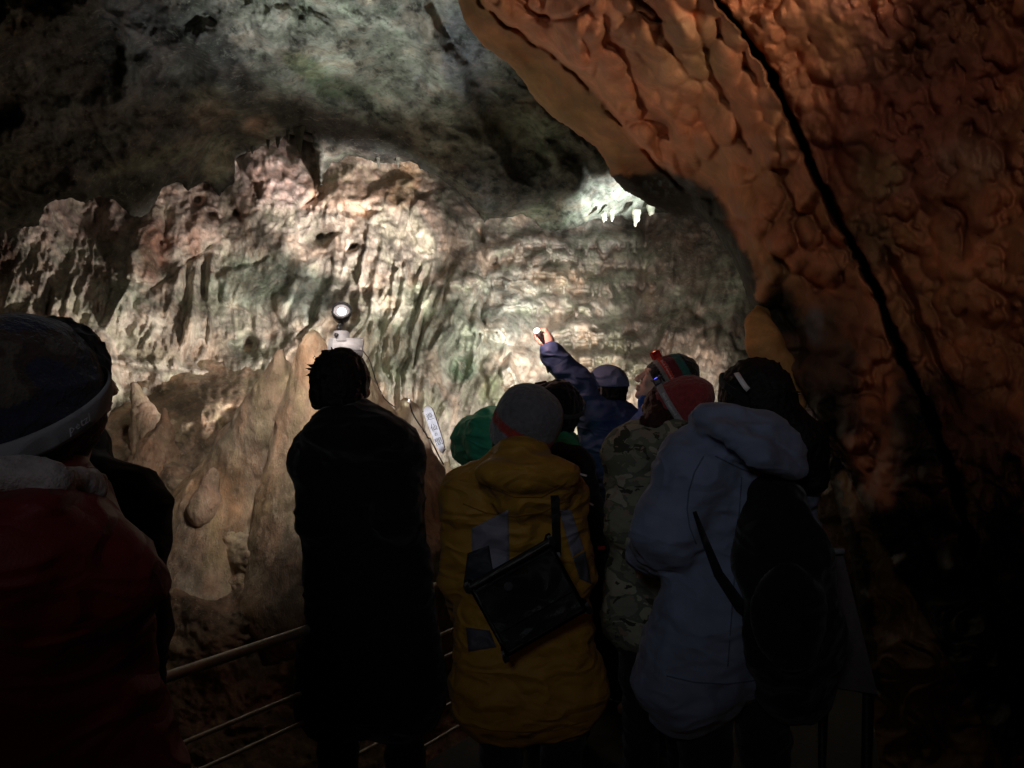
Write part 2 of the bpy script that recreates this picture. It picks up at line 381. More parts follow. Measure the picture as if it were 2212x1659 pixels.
def wall_col(x, y):
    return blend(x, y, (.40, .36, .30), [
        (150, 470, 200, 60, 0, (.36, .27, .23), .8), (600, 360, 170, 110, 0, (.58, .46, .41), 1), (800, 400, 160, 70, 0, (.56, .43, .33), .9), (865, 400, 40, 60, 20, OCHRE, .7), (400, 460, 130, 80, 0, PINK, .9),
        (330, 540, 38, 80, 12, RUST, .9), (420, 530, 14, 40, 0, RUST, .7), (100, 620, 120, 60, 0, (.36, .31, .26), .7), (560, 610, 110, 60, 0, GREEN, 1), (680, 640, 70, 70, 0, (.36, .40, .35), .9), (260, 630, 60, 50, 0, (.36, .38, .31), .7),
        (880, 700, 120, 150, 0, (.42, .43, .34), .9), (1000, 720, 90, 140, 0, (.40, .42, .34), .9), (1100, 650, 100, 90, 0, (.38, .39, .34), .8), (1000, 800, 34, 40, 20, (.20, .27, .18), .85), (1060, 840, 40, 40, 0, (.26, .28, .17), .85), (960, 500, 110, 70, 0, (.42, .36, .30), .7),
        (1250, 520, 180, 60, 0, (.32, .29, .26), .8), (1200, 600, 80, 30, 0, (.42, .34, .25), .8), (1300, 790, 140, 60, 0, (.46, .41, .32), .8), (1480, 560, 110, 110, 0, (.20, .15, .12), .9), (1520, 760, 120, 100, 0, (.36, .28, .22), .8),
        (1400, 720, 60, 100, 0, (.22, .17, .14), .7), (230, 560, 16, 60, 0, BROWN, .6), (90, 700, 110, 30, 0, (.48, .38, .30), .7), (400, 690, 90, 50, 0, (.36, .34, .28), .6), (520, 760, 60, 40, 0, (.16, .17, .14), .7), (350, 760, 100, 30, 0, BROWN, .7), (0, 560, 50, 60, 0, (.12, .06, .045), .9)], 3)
_wc = wall_col
def mottle(c, x, y, sx, sy, sd, hi, lo):
    n = fbm(x/sx, y/sy, 5, sd, .62); n2 = fbm(x/(sx*.35), y/(sy*.35), 4, sd+40, .65)
    k = 1+hi*sst(.16, .34, n)-lo*sst(-.16, -.36, n)+hi*.7*sst(.22, .4, n2)-lo*.9*sst(-.22, -.42, n2)
    return np.clip(c*k[..., None], 0, .8)
def wall_col(x, y): return mottle(_wc(x, y), x, y, 34, 58, 61, .24, .24)
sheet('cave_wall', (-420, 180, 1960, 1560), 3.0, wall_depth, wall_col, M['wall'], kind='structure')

# ---- ceiling --------------------------------------------------------
ceil_d = tps([(-500, -300, 2.6), (-500, 100, 3.6), (-500, 500, 5.0), (0, -300, 3.0), (0, 0, 3.7), (0, 300, 4.6), (0, 460, 5.4), (300, 0, 4.1), (300, 300, 5.4), (300, 460, 6.2), (600, -200, 3.6), (600, 0, 4.5), (600, 200, 5.8), (640, 285, 6.8),
              (900, 0, 4.8), (900, 200, 6.2), (900, 330, 7.2), (1100, 0, 5.0), (1100, 250, 6.6), (1100, 460, 7.9), (1300, 200, 6.6), (1300, 400, 8.2), (1380, 450, 9.3), (1600, 100, 6.0), (1600, 450, 9.4), (1200, -300, 3.6), (1800, 300, 8)])
CEIL_EDGE = [(-500, 560), (-60, 520), (0, 500), (40, 492), (85, 488), (92, 455), (112, 434), (150, 428), (185, 440), (212, 424), (246, 430), (262, 446), (280, 462), (300, 470), (318, 464), (334, 440), (352, 406), (384, 390), (398, 404), (408, 412), (428, 398), (446, 392),
             (462, 412), (474, 424), (488, 404), (506, 396), (507, 370), (508, 330), (520, 335), (545, 325), (575, 314), (600, 307), (612, 297), (625, 288), (637, 290), (648, 300), (656, 282), (664, 274), (672, 285), (680, 330), (686, 372), (693, 402), (700, 375), (715, 352), (740, 345), (750, 336), (765, 338), (790, 345), (812, 352), (840, 353), (870, 350), (890, 345), (902, 350), (908, 366), (940, 380), (975, 402), (1005, 428), (1030, 456), (1046, 480), (1062, 472), (1090, 470), (1130, 464), (1150, 474), (1169, 492), (1209, 501), (1239, 494), (1262, 482), (1286, 473), (1338, 466), (1352, 474), (1366, 482), (1380, 474), (1394, 461), (1450, 458), (1560, 470), (1900, 480)]
CREASE = [([(310, -80), (370, 20), (440, 100), (520, 190), (590, 262), (660, 285), (700, 300)], 1, 70, .5, 500), ([(560, 110), (640, 190), (700, 225), (790, 262), (880, 318), (960, 378), (1052, 478)], 1, 80, .60, 500), ([(925, -60), (915, 20), (950, 110), (985, 150), (1000, 220), (1060, 330), (1120, 440)], -1, 40, .35, 200),
          ([(-60, 440), (120, 400), (250, 350), (330, 320), (430, 300), (470, 240), (520, 230)], 1, 60, .22, 300)]
def ceil_depth(x, y):
    d = ceil_d(x, y)
    wx = x+40*fbm(x/120, y/120, 3, 111); wy = y+40*fbm(x/120, y/120, 3, 112)
    c, s = math.cos(.8), math.sin(.8)
    u, v = wx*c+wy*s, -wx*s+wy*c
    d = d-.30*fbm(u/260, v/130, 3, 121)-.10*ridged(u/150, v/70, 3, 122, .45)-.05*fbm(wx/50, wy/50, 4, 123)-.018*fbm(x/12, y/12, 3, 124)
    for pl, sg, w, h, dec in CREASE:
        q, sd, t, _, _ = seg_dist(wx*.35+x*.65, wy*.35+y*.65, pl)
        q = q*sd*sg
        d = d+h*sst(0, w, q)*np.exp(-np.maximum(q-w, 0)/dec)*np.minimum(1, np.minimum(t, 1-t)*8)
    return d
def ceil_col(x, y):
    return blend(x, y, (.15, .155, .135), [(250, 200, 300, 300, 0, (.075, .075, .08), .9), (760, 110, 270, 120, 30, (.31, .33, .275), .9), (560, 60, 120, 60, 30, (.25, .25, .22), .8), (930, 230, 60, 110, -10, (.34, .36, .31), .8), (905, 180, 40, 60, 0, (.42, .43, .40), .6), (650, 140, 60, 26, 30, MOSS, .7),  # dark left and pale centre: lamplight and its fall-off put into the colour
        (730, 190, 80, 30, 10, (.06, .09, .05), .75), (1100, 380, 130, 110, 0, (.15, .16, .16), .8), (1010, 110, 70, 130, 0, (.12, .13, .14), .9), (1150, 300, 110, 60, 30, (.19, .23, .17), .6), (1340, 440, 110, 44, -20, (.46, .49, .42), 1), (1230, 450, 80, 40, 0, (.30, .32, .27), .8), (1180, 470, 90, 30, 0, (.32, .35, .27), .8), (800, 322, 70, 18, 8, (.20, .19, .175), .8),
        (760, 292, 170, 44, 14, (.04, .043, .042), 1), (640, 262, 90, 34, 30, (.04, .043, .04), 1), (480, 150, 46, 190, -38, (.045, .047, .047), .9), (950, 400, 120, 26, 40, (.04, .046, .043), 1), (250, 430, 330, 60, -5, (.045, .045, .042), .95), (330, 340, 130, 26, -15, (.19, .19, .14), .6), (470, 340, 40, 60, 0, (.24, .26, .20), .8), (560, 270, 40, 30, 0, (.33, .25, .2), .7), (450, 230, 60, 60, 0, (.22, .2, .16), .6)], 8)  # dark blobs along the lower strip and bands: shade painted into the rock colour
_cc = ceil_col
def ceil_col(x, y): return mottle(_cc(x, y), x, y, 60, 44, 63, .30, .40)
def ceil_jag(x, y):
    return 2.5*fbm(x/9, y/9, 2, 77)
CP = CEIL_EDGE+[(1900, -500), (-500, -500)]
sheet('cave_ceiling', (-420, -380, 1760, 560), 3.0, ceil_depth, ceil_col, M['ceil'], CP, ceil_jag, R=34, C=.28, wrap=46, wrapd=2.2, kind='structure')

# ---- orange flowstone overhang --------------------------------------
flow_d = tps([(900, -300, 2.9), (1000, 0, 3.6), (1150, 170, 3.9), (1320, 400, 4.5), (1500, 450, 4.6), (1250, 60, 3.3), (1450, 250, 3.5), (1600, 500, 3.7), (1620, 680, 4.0), (1700, 850, 3.7), (1760, 1000, 3.3), (1850, 1500, 2.9), (1500, -300, 2.2), (1650, 200, 3.0),
              (1850, 600, 3.0), (1950, 900, 2.8), (2212, 0, 2.1), (2212, 600, 2.2), (2212, 1200, 2.0), (2212, 1700, 1.8), (2600, 0, 1.4), (2600, 900, 1.4), (2600, 1800, 1.2), (1900, 2000, 2.4)])
FLOW_POLY = [(930, -330), (960, -60), (988, 0), (1000, 40), (1020, 70), (1050, 105), (1100, 140), (1128, 172), (1155, 215), (1200, 256), (1250, 292), (1286, 318), (1308, 350), (1322, 382), (1348, 412), (1380, 428), (1405, 445), (1440, 460), (1500, 466), (1530, 484), (1560, 524), (1584, 560), (1603, 604),
             (1614, 645), (1622, 680), (1650, 716), (1672, 760), (1700, 820), (1726, 880), (1762, 930), (1778, 1000), (1800, 1060), (1818, 1130), (1836, 1200), (1858, 1330), (1880, 1500), (1905, 1700), (1960, 1960), (2760, 1960), (2760, -330)]
FLIP = [(1020, -60), (1040, 10), (1120, 70), (1225, 140), (1295, 212), (1350, 285), (1395, 335), (1445, 368), (1490, 430), (1560, 530), (1620, 640)]
FCRACK = [(1500, -70), (1545, 0), (1590, 50), (1622, 95), (1668, 160), (1700, 240), (1740, 330), (1772, 400), (1800, 455), (1850, 545), (1890, 615), (1935, 740), (1990, 860), (2050, 1000), (2100, 1200)]
FCR2 = [([(1090, -20), (1150, 30), (1200, 42), (1250, 30), (1290, -10)], 6, .06), ([(1380, 30), (1400, 40), (1440, 45)], 4, .05), ([(1900, 520), (1960, 640), (2010, 760), (2080, 900)], 10, .12), ([(1700, 850), (1760, 900), (1850, 1000)], 12, .12)]
def lobes(x, y, items):
    """max of overlapping rounded lobes: items (cx, cy, r, stretch, angle, h, base)"""
    H = np.zeros(x.shape); x0, y0 = x[0, 0], y[0, 0]; st = x[0, 1]-x[0, 0]
    for cx, cy, r, k, ang, h, b in items:
        R_ = r*max(k, 1)*1.02
        i0, i1 = int((cx-R_-x0)/st), int((cx+R_-x0)/st)+2; j0, j1 = int((cy-R_-y0)/st), int((cy+R_-y0)/st)+2
        i0, j0 = max(i0, 0), max(j0, 0)
        if i1 <= i0 or j1 <= j0: continue
        X, Y = x[j0:j1, i0:i1], y[j0:j1, i0:i1]
        if X.size == 0: continue
        X = X+r*.20*vn2(X/(r*.8), Y/(r*.8), 301); Y = Y+r*.20*vn2(X/(r*.8), Y/(r*.8), 302)
        c, s_ = math.cos(ang), math.sin(ang); u = ((X-cx)*c+(Y-cy)*s_)/(r*k); v = (-(X-cx)*s_+(Y-cy)*c)/r
        q = u*u+v*v; val = np.where(q < 1, b+h*(np.sqrt(np.clip(1-q, 0, 1))*.75+.35*u*(1-q)), 0)
        H[j0:j1, i0:i1] = np.maximum(H[j0:j1, i0:i1], val)
    return H
def blur(A, n):
    for _ in range(n):
        B = A.copy(); B[1:-1] = (A[:-2]+2*A[1:-1]+A[2:])/4; A = B.copy(); A[:, 1:-1] = (B[:, :-2]+2*B[:, 1:-1]+B[:, 2:])/4
    return A
def flow_depth(x, y):
    d = flow_d(x, y)
    q1, s1, t1, _, _ = seg_dist(x+7*fbm(x/34, y/34, 3, 201), y+7*fbm(x/34, y/34, 3, 202), FLIP)
    right = sst(0, 16, -q1*s1)
    q2, s2, t2, _, _ = seg_dist(x+5*fbm(x/30, y/30, 3, 203), y+5*fbm(x/30, y/30, 3, 204), FCRACK)
    beyond = sst(-6, 6, -q2*s2)
    d = d+.10*beyond-.03*right
    rg = np.random.RandomState(12); items = []
    for k in range(1500):
        cx, cy = rg.uniform(980, 2150), rg.uniform(-120, 1250)
        big = rg.rand(); r = 13+27*big**1.5; h = .0062*r*rg.uniform(.8, 1.25)
        items.append((cx, cy, r, rg.uniform(1.2, 1.9), 1.12+rg.uniform(-.35, .35), h, rg.uniform(.0, .02)))
    L1 = blur(lobes(x, y, items), 1)
    items = [(rg.uniform(1400, 2500), rg.uniform(-100, 1500), rg.uniform(7, 22), rg.uniform(1, 1.5), 1.1+rg.uniform(-.5, .5), .018*rg.uniform(.5, 1.3), rg.uniform(0, .012)) for k in range(2600)]
    L2 = blur(lobes(x, y, items), 1)
    amt = right*(1-beyond)*(.7+.45*sst(-.3, .4, fbm(x/160, y/160, 2, 207)))
    d = d-amt*L1-right*beyond*L2*(.5+1.2*sst(-.1, .5, fbm(x/130, y/130, 2, 208)))-right*beyond*.4*L1
    d = d-.12*fbm(x/200, y/200, 3, 221)-.012*fbm(x/60, y/60, 2, 222)-beyond*.03*fbm(x/60, y/90, 4, 223)
    q3 = np.abs(q1)
    d = d+.05*np.exp(-(q3/5)**2)*sst(-.5, .3, fbm(x/50, y/50, 3, 209))
    w = 5.5+5*t2+6*fbm(x/45, y/45, 4, 290)
    w = np.clip(w, 2.2, 30)
    d = d+.42*np.exp(-(q2/w)**4)
    for pl, w, h in FCR2:
        q, _, t, _, _ = seg_dist(x+5*fbm(x/30, y/30, 2, 205), y+5*fbm(x/30, y/30, 2, 206), pl); d = d+h*np.exp(-(q/w)**2)*np.minimum(1, np.minimum(t, 1-t)*6+.2)
    low = sst(650, 1000, y)
    d = d-low*.06*ridged(x/70+fbm(x/90, y/90, 2, 3), y/150, 4, 231, .55)
    d = d-(1-right)*(.02*fbm(x/90, y/90, 2, 240))
    return d
def flow_col(x, y):
    c = blend(x, y, (.43, .175, .085), [(1150, 200, 220, 80, 45, (.30, .14, .06), .9), (1250, 60, 170, 90, 30, (.48, .21, .115), .8), (1480, 120, 110, 100, 0, (.46, .24, .12), .8), (1640, 620, 90, 120, -20, (.38, .20, .09), .9), (1560, 400, 80, 110, -25, (.35, .16, .07), .7),
        (2000, 200, 280, 320, 0, (.27, .10, .062), .95), (2100, 350, 60, 60, 0, (.42, .24, .16), .5), (1900, 380, 60, 60, 30, (.38, .24, .12), .6),
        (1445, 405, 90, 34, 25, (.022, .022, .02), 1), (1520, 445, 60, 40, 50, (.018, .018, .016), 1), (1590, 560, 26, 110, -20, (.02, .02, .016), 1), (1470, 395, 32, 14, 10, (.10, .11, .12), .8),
        (1680, 680, 60, 50, 0, (.03, .028, .02), 1), (1780, 780, 110, 160, -20, (.05, .042, .032), .85), (1760, 700, 22, 46, 0, (.13, .16, .18), .7), (1800, 1100, 90, 300, -8, (.02, .02, .018), .95), (1880, 520, 60, 80, -30, (.16, .11, .06), .6), (2050, 1000, 200, 200, 0, (.08, .036, .024), .8), (2000, 1420, 420, 420, 0, (.018, .013, .010), 1), (1860, 700, 40, 130, -20, (.24, .09, .05), .6), (1980, 900, 50, 160, -20, (.02, .02, .018), .9)], 12)  # near-black lower right blobs paint in the fall-off of light
    q2, s2, t2, _, _ = seg_dist(x, y, FCRACK)
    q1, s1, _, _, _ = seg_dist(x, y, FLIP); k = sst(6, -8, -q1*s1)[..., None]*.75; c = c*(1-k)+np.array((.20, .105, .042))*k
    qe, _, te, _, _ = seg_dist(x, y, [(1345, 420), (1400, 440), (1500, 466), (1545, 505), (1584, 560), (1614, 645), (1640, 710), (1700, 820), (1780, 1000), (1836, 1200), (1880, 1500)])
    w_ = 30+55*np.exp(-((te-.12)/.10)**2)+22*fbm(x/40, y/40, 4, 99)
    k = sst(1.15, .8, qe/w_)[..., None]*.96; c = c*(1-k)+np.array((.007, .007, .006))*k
    k = (gauss(x, y, 1425, 402, 30, 16, 20)*sst(-.2, .4, fbm(x/12, y/12, 3, 98)))[..., None]; c = c*(1-k)+np.array((.12, .14, .15))*k  # bluish highlight on the black rock, painted into the colour
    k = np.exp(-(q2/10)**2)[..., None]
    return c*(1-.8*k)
def flow_jag(x, y): return 2*fbm(x/14, y/14, 2, 78)
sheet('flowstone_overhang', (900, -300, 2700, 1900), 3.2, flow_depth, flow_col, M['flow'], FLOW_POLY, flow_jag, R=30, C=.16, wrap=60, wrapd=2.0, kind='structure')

# ---- slope in front of the wall, left ---------------------------------
slope_d = tps([(-400, 800, 5.6), (-400, 1500, 3.6), (-400, 690, 6.2), (0, 690, 7.3), (0, 800, 6.3), (300, 690, 7.9), (300, 800, 6.85), (600, 690, 8.3), (600, 800, 7.1), (200, 1000, 5.7), (200, 1300, 4.4), (480, 950, 5.6), (520, 1060, 5.1), (500, 1170, 4.75), (330, 1000, 5.5), (450, 1330, 4.4), (850, 760, 7.9), (800, 900, 6.6), (800, 1100, 5.3), (700, 1350, 4.6), (1000, 1000, 6.5), (1050, 1250, 5.2), (1400, 1000, 6.6), (1400, 1350, 5.3), (1800, 1100, 6.0), (800, 1700, 3.8), (0, 1700, 3.3), (1500, 1700, 4.2), (1400, 880, 7.6)])
def slope_depth(x, y):
    wx = x+30*fbm(x/90, y/90, 3, 311); wy = y+30*fbm(x/90, y/90, 3, 312)
    d = slope_d(x, y)-.22*fbm(x/190, y/190, 3, 321)-.07*ridged(wx/80, wy/80, 4, 322, .5)-.03*fbm(x/22, y/22, 4, 323, .6)
    for (cx, cy, rx, ry, h) in ((430, 1125, 46, 36, .10), (410, 1210, 50, 40, .10), (400, 1060, 46, 28, .08), (420, 900, 60, 60, .10)):
        d = d-h*np.sqrt(np.clip(1-((wx-cx)/rx)**2-((wy-cy)/ry)**2, 0, 1))
    for (cx, cy, rx, ry) in ((495, 885, 18, 14), (482, 930, 12, 24), (440, 1060, 34, 12), (410, 1180, 34, 24), (450, 1250, 60, 30), (600, 800, 10, 20), (560, 930, 8, 10)):
        d = d+.13*gauss(wx, wy, cx, cy, rx, ry)
    return d
SLOPE_POLY = [(-460, 690), (600, 690), (800, 730), (950, 860), (1100, 930), (1400, 950), (1900, 930), (1900, 1800), (-460, 1800)]
def slope_col(x, y):
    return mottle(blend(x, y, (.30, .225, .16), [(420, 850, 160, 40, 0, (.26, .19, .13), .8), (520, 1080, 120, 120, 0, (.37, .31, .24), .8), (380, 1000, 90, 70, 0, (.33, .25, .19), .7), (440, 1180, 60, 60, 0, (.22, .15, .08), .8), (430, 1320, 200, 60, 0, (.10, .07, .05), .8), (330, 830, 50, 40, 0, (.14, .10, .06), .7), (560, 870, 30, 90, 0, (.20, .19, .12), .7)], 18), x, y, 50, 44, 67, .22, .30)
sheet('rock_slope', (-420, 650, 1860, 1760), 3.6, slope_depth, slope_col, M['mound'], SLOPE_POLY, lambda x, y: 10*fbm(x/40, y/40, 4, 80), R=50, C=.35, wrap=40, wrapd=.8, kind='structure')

# ------------------------------------------------------------------ SDF modelling (rectilinear grid + surface nets)
def axis(lo, hi, h, fine):
    out = [lo]; x = lo
    while x < hi:
        s = h
        for a, b, hf in fine:
            if a-hf <= x < b: s = min(s, hf)
            elif x < a < x+s: s = max(min(s, a-x), hf)
        x += s; out.append(x)
    return np.array(out)
class Field:
    def __init__(self, lo, hi, h, fine=()):
        self.ax = [axis(lo[i], hi[i], h, [(f[0][i], f[1][i], f[2]) for f in fine]) for i in range(3)]
        self.F = np.full([len(a) for a in self.ax], 1.0, np.float32)
    def sl(self, lo, hi):
        s = []
        for i in range(3):
            a = np.searchsorted(self.ax[i], lo[i]); b = np.searchsorted(self.ax[i], hi[i]); s.append(slice(max(a-1, 0), b+1))
        return tuple(s)
    def pts(self, s):
        return self.ax[0][s[0]][:, None, None], self.ax[1][s[1]][None, :, None], self.ax[2][s[2]][None, None, :]
    def put(self, s, d, k, sub):
        A = self.F[s]
        if sub:
            d = -d; h = np.clip(.5+.5*(d-A)/k, 0, 1); self.F[s] = A*(1-h)+d*h+k*h*(1-h)
        else:
            h = np.clip(.5+.5*(A-d)/k, 0, 1); self.F[s] = A*(1-h)+d*h-k*h*(1-h)
    def cap(self, a, b, r1, r2=None, k=.03, sy=1, sub=False):
        r2 = r1 if r2 is None else r2
        a, b = np.array(a, float), np.array(b, float); m = max(r1, r2)+k+.06
        s = self.sl(np.minimum(a, b)-m, np.maximum(a, b)+m); x, y, z = self.pts(s)
        cy = (a[1]+b[1])/2
        if sy != 1: y = cy+(y-cy)/sy; a[1] = cy+(a[1]-cy)/sy; b[1] = cy+(b[1]-cy)/sy
        v = b-a; L = (v**2).sum()+1e-12
        t = np.clip(((x-a[0])*v[0]+(y-a[1])*v[1]+(z-a[2])*v[2])/L, 0, 1)
        d = np.sqrt((x-a[0]-t*v[0])**2+(y-a[1]-t*v[1])**2+(z-a[2]-t*v[2])**2)-(r1+(r2-r1)*t)
        if sy != 1: d = d*(.5+.5*sy)
        self.put(s, d, k, sub); return self
    def ell(self, c, r, R=None, k=.03, sub=False):
        c = np.array(c, float); r = np.array(r, float); m = r.max()+k+.06
        s = self.sl(c-m, c+m); x, y, z = self.pts(s); x, y, z = x-c[0], y-c[1], z-c[2]
        if R is not None: x, y, z = [x*R[0, i]+y*R[1, i]+z*R[2, i] for i in range(3)]
        k0 = np.sqrt((x/r[0])**2+(y/r[1])**2+(z/r[2])**2)+1e-6
        k1 = np.sqrt((x/r[0]**2)**2+(y/r[1]**2)**2+(z/r[2]**2)**2)+1e-6
        self.put(s, k0*(k0-1)/k1, k, sub); return self
    def chain(self, pts, rs, k=.03, sy=1):
        for i in range(len(pts)-1): self.cap(pts[i], pts[i+1], rs[i], rs[i+1], k, sy)
        return self
    def plane(self, c, n, k=.01):
        """cut away the side n points to"""
        x, y, z = self.pts((slice(None),)*3); n = np.array(n, float)/np.linalg.norm(n)
        d = (x-c[0])*n[0]+(y-c[1])*n[1]+(z-c[2])*n[2]
        self.F = np.maximum(self.F, d.astype(np.float32)); return self
    def noise(self, amp, sc, s=0, ridge=False, o=2):
        m = np.abs(self.F) < max(.05, amp*2)
        i, j, k = np.nonzero(m); x, y, z = self.ax[0][i], self.ax[1][j], self.ax[2][k]
        sc = sc if hasattr(sc, '__len__') else (sc, sc, sc); r = 0; a = 1
        for q in range(o):
            v = vn3(x*sc[0]*2**q, y*sc[1]*2**q, z*sc[2]*2**q, s+q)
            r = r+a*((1-2*np.abs(v)) if ridge else v); a *= .5
        self.F[i, j, k] += (-amp*r).astype(np.float32); return self
    def mesh(self):
        A = self.F; ins = A < 0; nx, ny, nz = A.shape
        g = [a.astype(float) for a in self.ax]
        c = np.zeros((nx-1, ny-1, nz-1), np.int8)
        for dx in (0, 1):
            for dy in (0, 1):
                for dz in (0, 1): c += ins[dx:nx-1+dx, dy:ny-1+dy, dz:nz-1+dz]
        act = (c > 0) & (c < 8)
        I, J, K = np.nonzero(act); idx = -np.ones(act.shape, np.int64); idx[I, J, K] = np.arange(len(I))
        acc = np.zeros((len(I), 3)); cnt = np.zeros(len(I))
        for axn in range(3):
            for u in (0, 1):
                for v in (0, 1):
                    o0 = [0, 0, 0]; oth = [a for a in range(3) if a != axn]; o0[oth[0]] = u; o0[oth[1]] = v; o1 = list(o0); o1[axn] = 1
                    a = A[I+o0[0], J+o0[1], K+o0[2]]; b = A[I+o1[0], J+o1[1], K+o1[2]]; m = (a < 0) != (b < 0)
                    t = np.where(m, a/(a-b+1e-12), 0)
                    p0 = np.stack([g[0][I+o0[0]], g[1][J+o0[1]], g[2][K+o0[2]]], 1); p1 = np.stack([g[0][I+o1[0]], g[1][J+o1[1]], g[2][K+o1[2]]], 1)
                    acc += np.where(m[:, None], p0+(p1-p0)*t[:, None], 0); cnt += m
        V = acc/np.maximum(cnt, 1)[:, None]
        fs = []
        for axn in range(3):
            s0 = [slice(None)]*3; s1 = [slice(None)]*3; s0[axn] = slice(0, -1); s1[axn] = slice(1, None)
            a = ins[tuple(s0)]; b = ins[tuple(s1)]; ch = a != b
            oth = [q for q in range(3) if q != axn]
            e = np.nonzero(ch); e = [np.array(q) for q in e]
            ok = (e[oth[0]] > 0) & (e[oth[1]] > 0) & (e[oth[0]] < A.shape[oth[0]]-1) & (e[oth[1]] < A.shape[oth[1]]-1)
            e = [q[ok] for q in e]; flip = b[e[0], e[1], e[2]]
            def cell(du, dv):
                q = [x.copy() for x in e]; q[oth[0]] = q[oth[0]]-du; q[oth[1]] = q[oth[1]]-dv; return idx[q[0], q[1], q[2]]
            q = np.stack([cell(1, 1), cell(0, 1), cell(0, 0), cell(1, 0)], 1)
            if axn == 1: flip = ~flip
            q[flip] = q[flip][:, ::-1]; fs.append(q)
        Fc = np.concatenate(fs); Fc = Fc[(Fc >= 0).all(1)]
        return V, Fc
def sdf_obj(name, fld, mat, parent=None, col=(.5, .5, .5), origin=None):
    V, Fc = fld.mesh()
    c = col(V) if callable(col) else col
    o = mesh_obj(name, V, Fc, mat, parent, col=c, origin=origin)
    o['_bvh'] = 0; del o['_bvh']
    BV[o.name] = (V, Fc); return o
BV = {}
def bvh_of(*objs):
    vs = []; fs = []; n = 0
    for o in objs:
        V, Fc = BV[o.name]; vs += V.tolist(); fs += (Fc+n).tolist(); n += len(V)
    return BVHTree.FromPolygons(vs, fs)
def hit(bv, x, y, off=.004, far=20):
    o = Vector((0, 0, CAMZ)); d = Vector(((x-CX)/F, 1, -(y-CY)/F)).normalized()
    h = bv.ray_cast(o, d, far)
    return None if h[0] is None else (h[0]-d*off)
def patch(name, bv, corners, nu, nv, mat, parent, col, off=.004, thick=.003):
    """cloth patch laid on a body surface; corners given in picture order"""
    a, b, c, d = [np.array(q, float) for q in corners]; pts = []; back = []
    last = None
    for j in range(nv+1):
        for i in range(nu+1):
            u, v = i/nu, j/nv; q = (a*(1-u)+b*u)*(1-v)+(d*(1-u)+c*u)*v
            h = hit(bv, q[0], q[1], off)
            if h is None: h = last if last is not None else Vector(P(q[0], q[1], 2.6).tolist())
            last = h; pts.append(h)
    return strip_obj(name, pts, nu, nv, mat, parent, col, thick)
def strip_obj(name, pts, nu, nv, mat, parent, col, thick):
    n = len(pts); W = nu+1
    back = [p+(p-Vector((0, 0, CAMZ))).normalized()*thick for p in pts]
    fs = []
    for j in range(nv):
        for i in range(nu):
            a = j*W+i; fs.append((a, a+W, a+W+1, a+1)); fs.append((a+n, a+1+n, a+W+1+n, a+W+n))
    for i in range(nu): fs.append((i, i+1, i+1+n, i+n)); k = nv*W; fs.append((k+i+1, k+i, k+i+n, k+i+1+n))
    for j in range(nv): fs.append((j*W+W, j*W, j*W+n, j*W+W+n)); k = j*W+nu; fs.append((k, k+W, k+W+n, k+n))
    return mesh_obj(name, [tuple(p) for p in pts+back], fs, mat, parent, col=col)
def strap(name, bv, pl, w, mat, parent, col, off=.008, thick=.006, seg=6, taper=1.0):
    """band following a polyline over a body surface"""
    P2 = []
    for i in range(len(pl)-1):
        for s in range(seg): P2.append(np.array(pl[i])*(1-s/seg)+np.array(pl[i+1])*(s/seg))
    P2.append(np.array(pl[-1], float)); pts = []; last = Vector((0, 2.5, 1))
    for i, q in enumerate(P2):
        t = P2[min(i+1, len(P2)-1)]-P2[max(i-1, 0)]; t = t/np.linalg.norm(t); nn = np.array([-t[1], t[0]])
        for s in (-1, 0, 1):
            r = q+nn*w*s*(taper+(1-taper)*i/(len(P2)-1)); h = hit(bv, r[0], r[1], off)
            if h is None: h = Vector(P(r[0], r[1], last[1]).tolist())
            last = h; pts.append(h)
    return strip_obj(name, pts, 2, len(P2)-1, mat, parent, col, thick)
def tube_mesh(pts, rs, n=10, closed=False):
    pts = [np.array(p, float) for p in pts]; V = []; Fc = []
    up = np.array([0, 0, 1.0]); m = len(pts)
    for i, p in enumerate(pts):
        a = pts[(i-1) % m] if (closed or i > 0) else p; b = pts[(i+1) % m] if (closed or i < m-1) else p
        t = b-a; t = t/(np.linalg.norm(t)+1e-9); x = np.cross(t, up)
        if np.linalg.norm(x) < .1: x = np.cross(t, [1, 0, 0])
        x = x/np.linalg.norm(x); y = np.cross(t, x); r = rs[i] if hasattr(rs, '__len__') else rs
        for k in range(n):
            an = 2*math.pi*k/n; V.append(p+x*math.cos(an)*r+y*math.sin(an)*r)
    for i in range(m if closed else m-1):
        for k in range(n):
            j = (i+1) % m; Fc.append((i*n+k, j*n+k, j*n+(k+1) % n, i*n+(k+1) % n))
    if not closed: Fc.append(tuple(range(n))[::-1]); Fc.append(tuple((m-1)*n+k for k in range(n)))
    return V, Fc
def merge(parts):
    V = []; Fc = []
    for v, f in parts:
        n = len(V); V += [tuple(map(float, q)) for q in v]; Fc += [tuple(i+n for i in q) for q in f]
    return V, Fc
def box_mesh(c, ux, uy, uz, bev=.15):
    """bevelled box from centre and three half-axis vectors"""
    c, ux, uy, uz = [np.array(q, float) for q in (c, ux, uy, uz)]
    import bmesh
    bm = bmesh.new(); bmesh.ops.create_cube(bm, size=2)
    L = min(np.linalg.norm(ux), np.linalg.norm(uy), np.linalg.norm(uz))
    for v in bm.verts:
        q = c+ux*v.co.x+uy*v.co.y+uz*v.co.z; v.co = Vector(q.tolist())
    bmesh.ops.bevel(bm, geom=list(bm.edges), offset=L*bev, segments=2, affect='EDGES')
    V = [tuple(v.co) for v in bm.verts]; bm.verts.index_update(); Fc = [tuple(v.index for v in f.verts) for f in bm.faces]; bm.free()
    return V, Fc
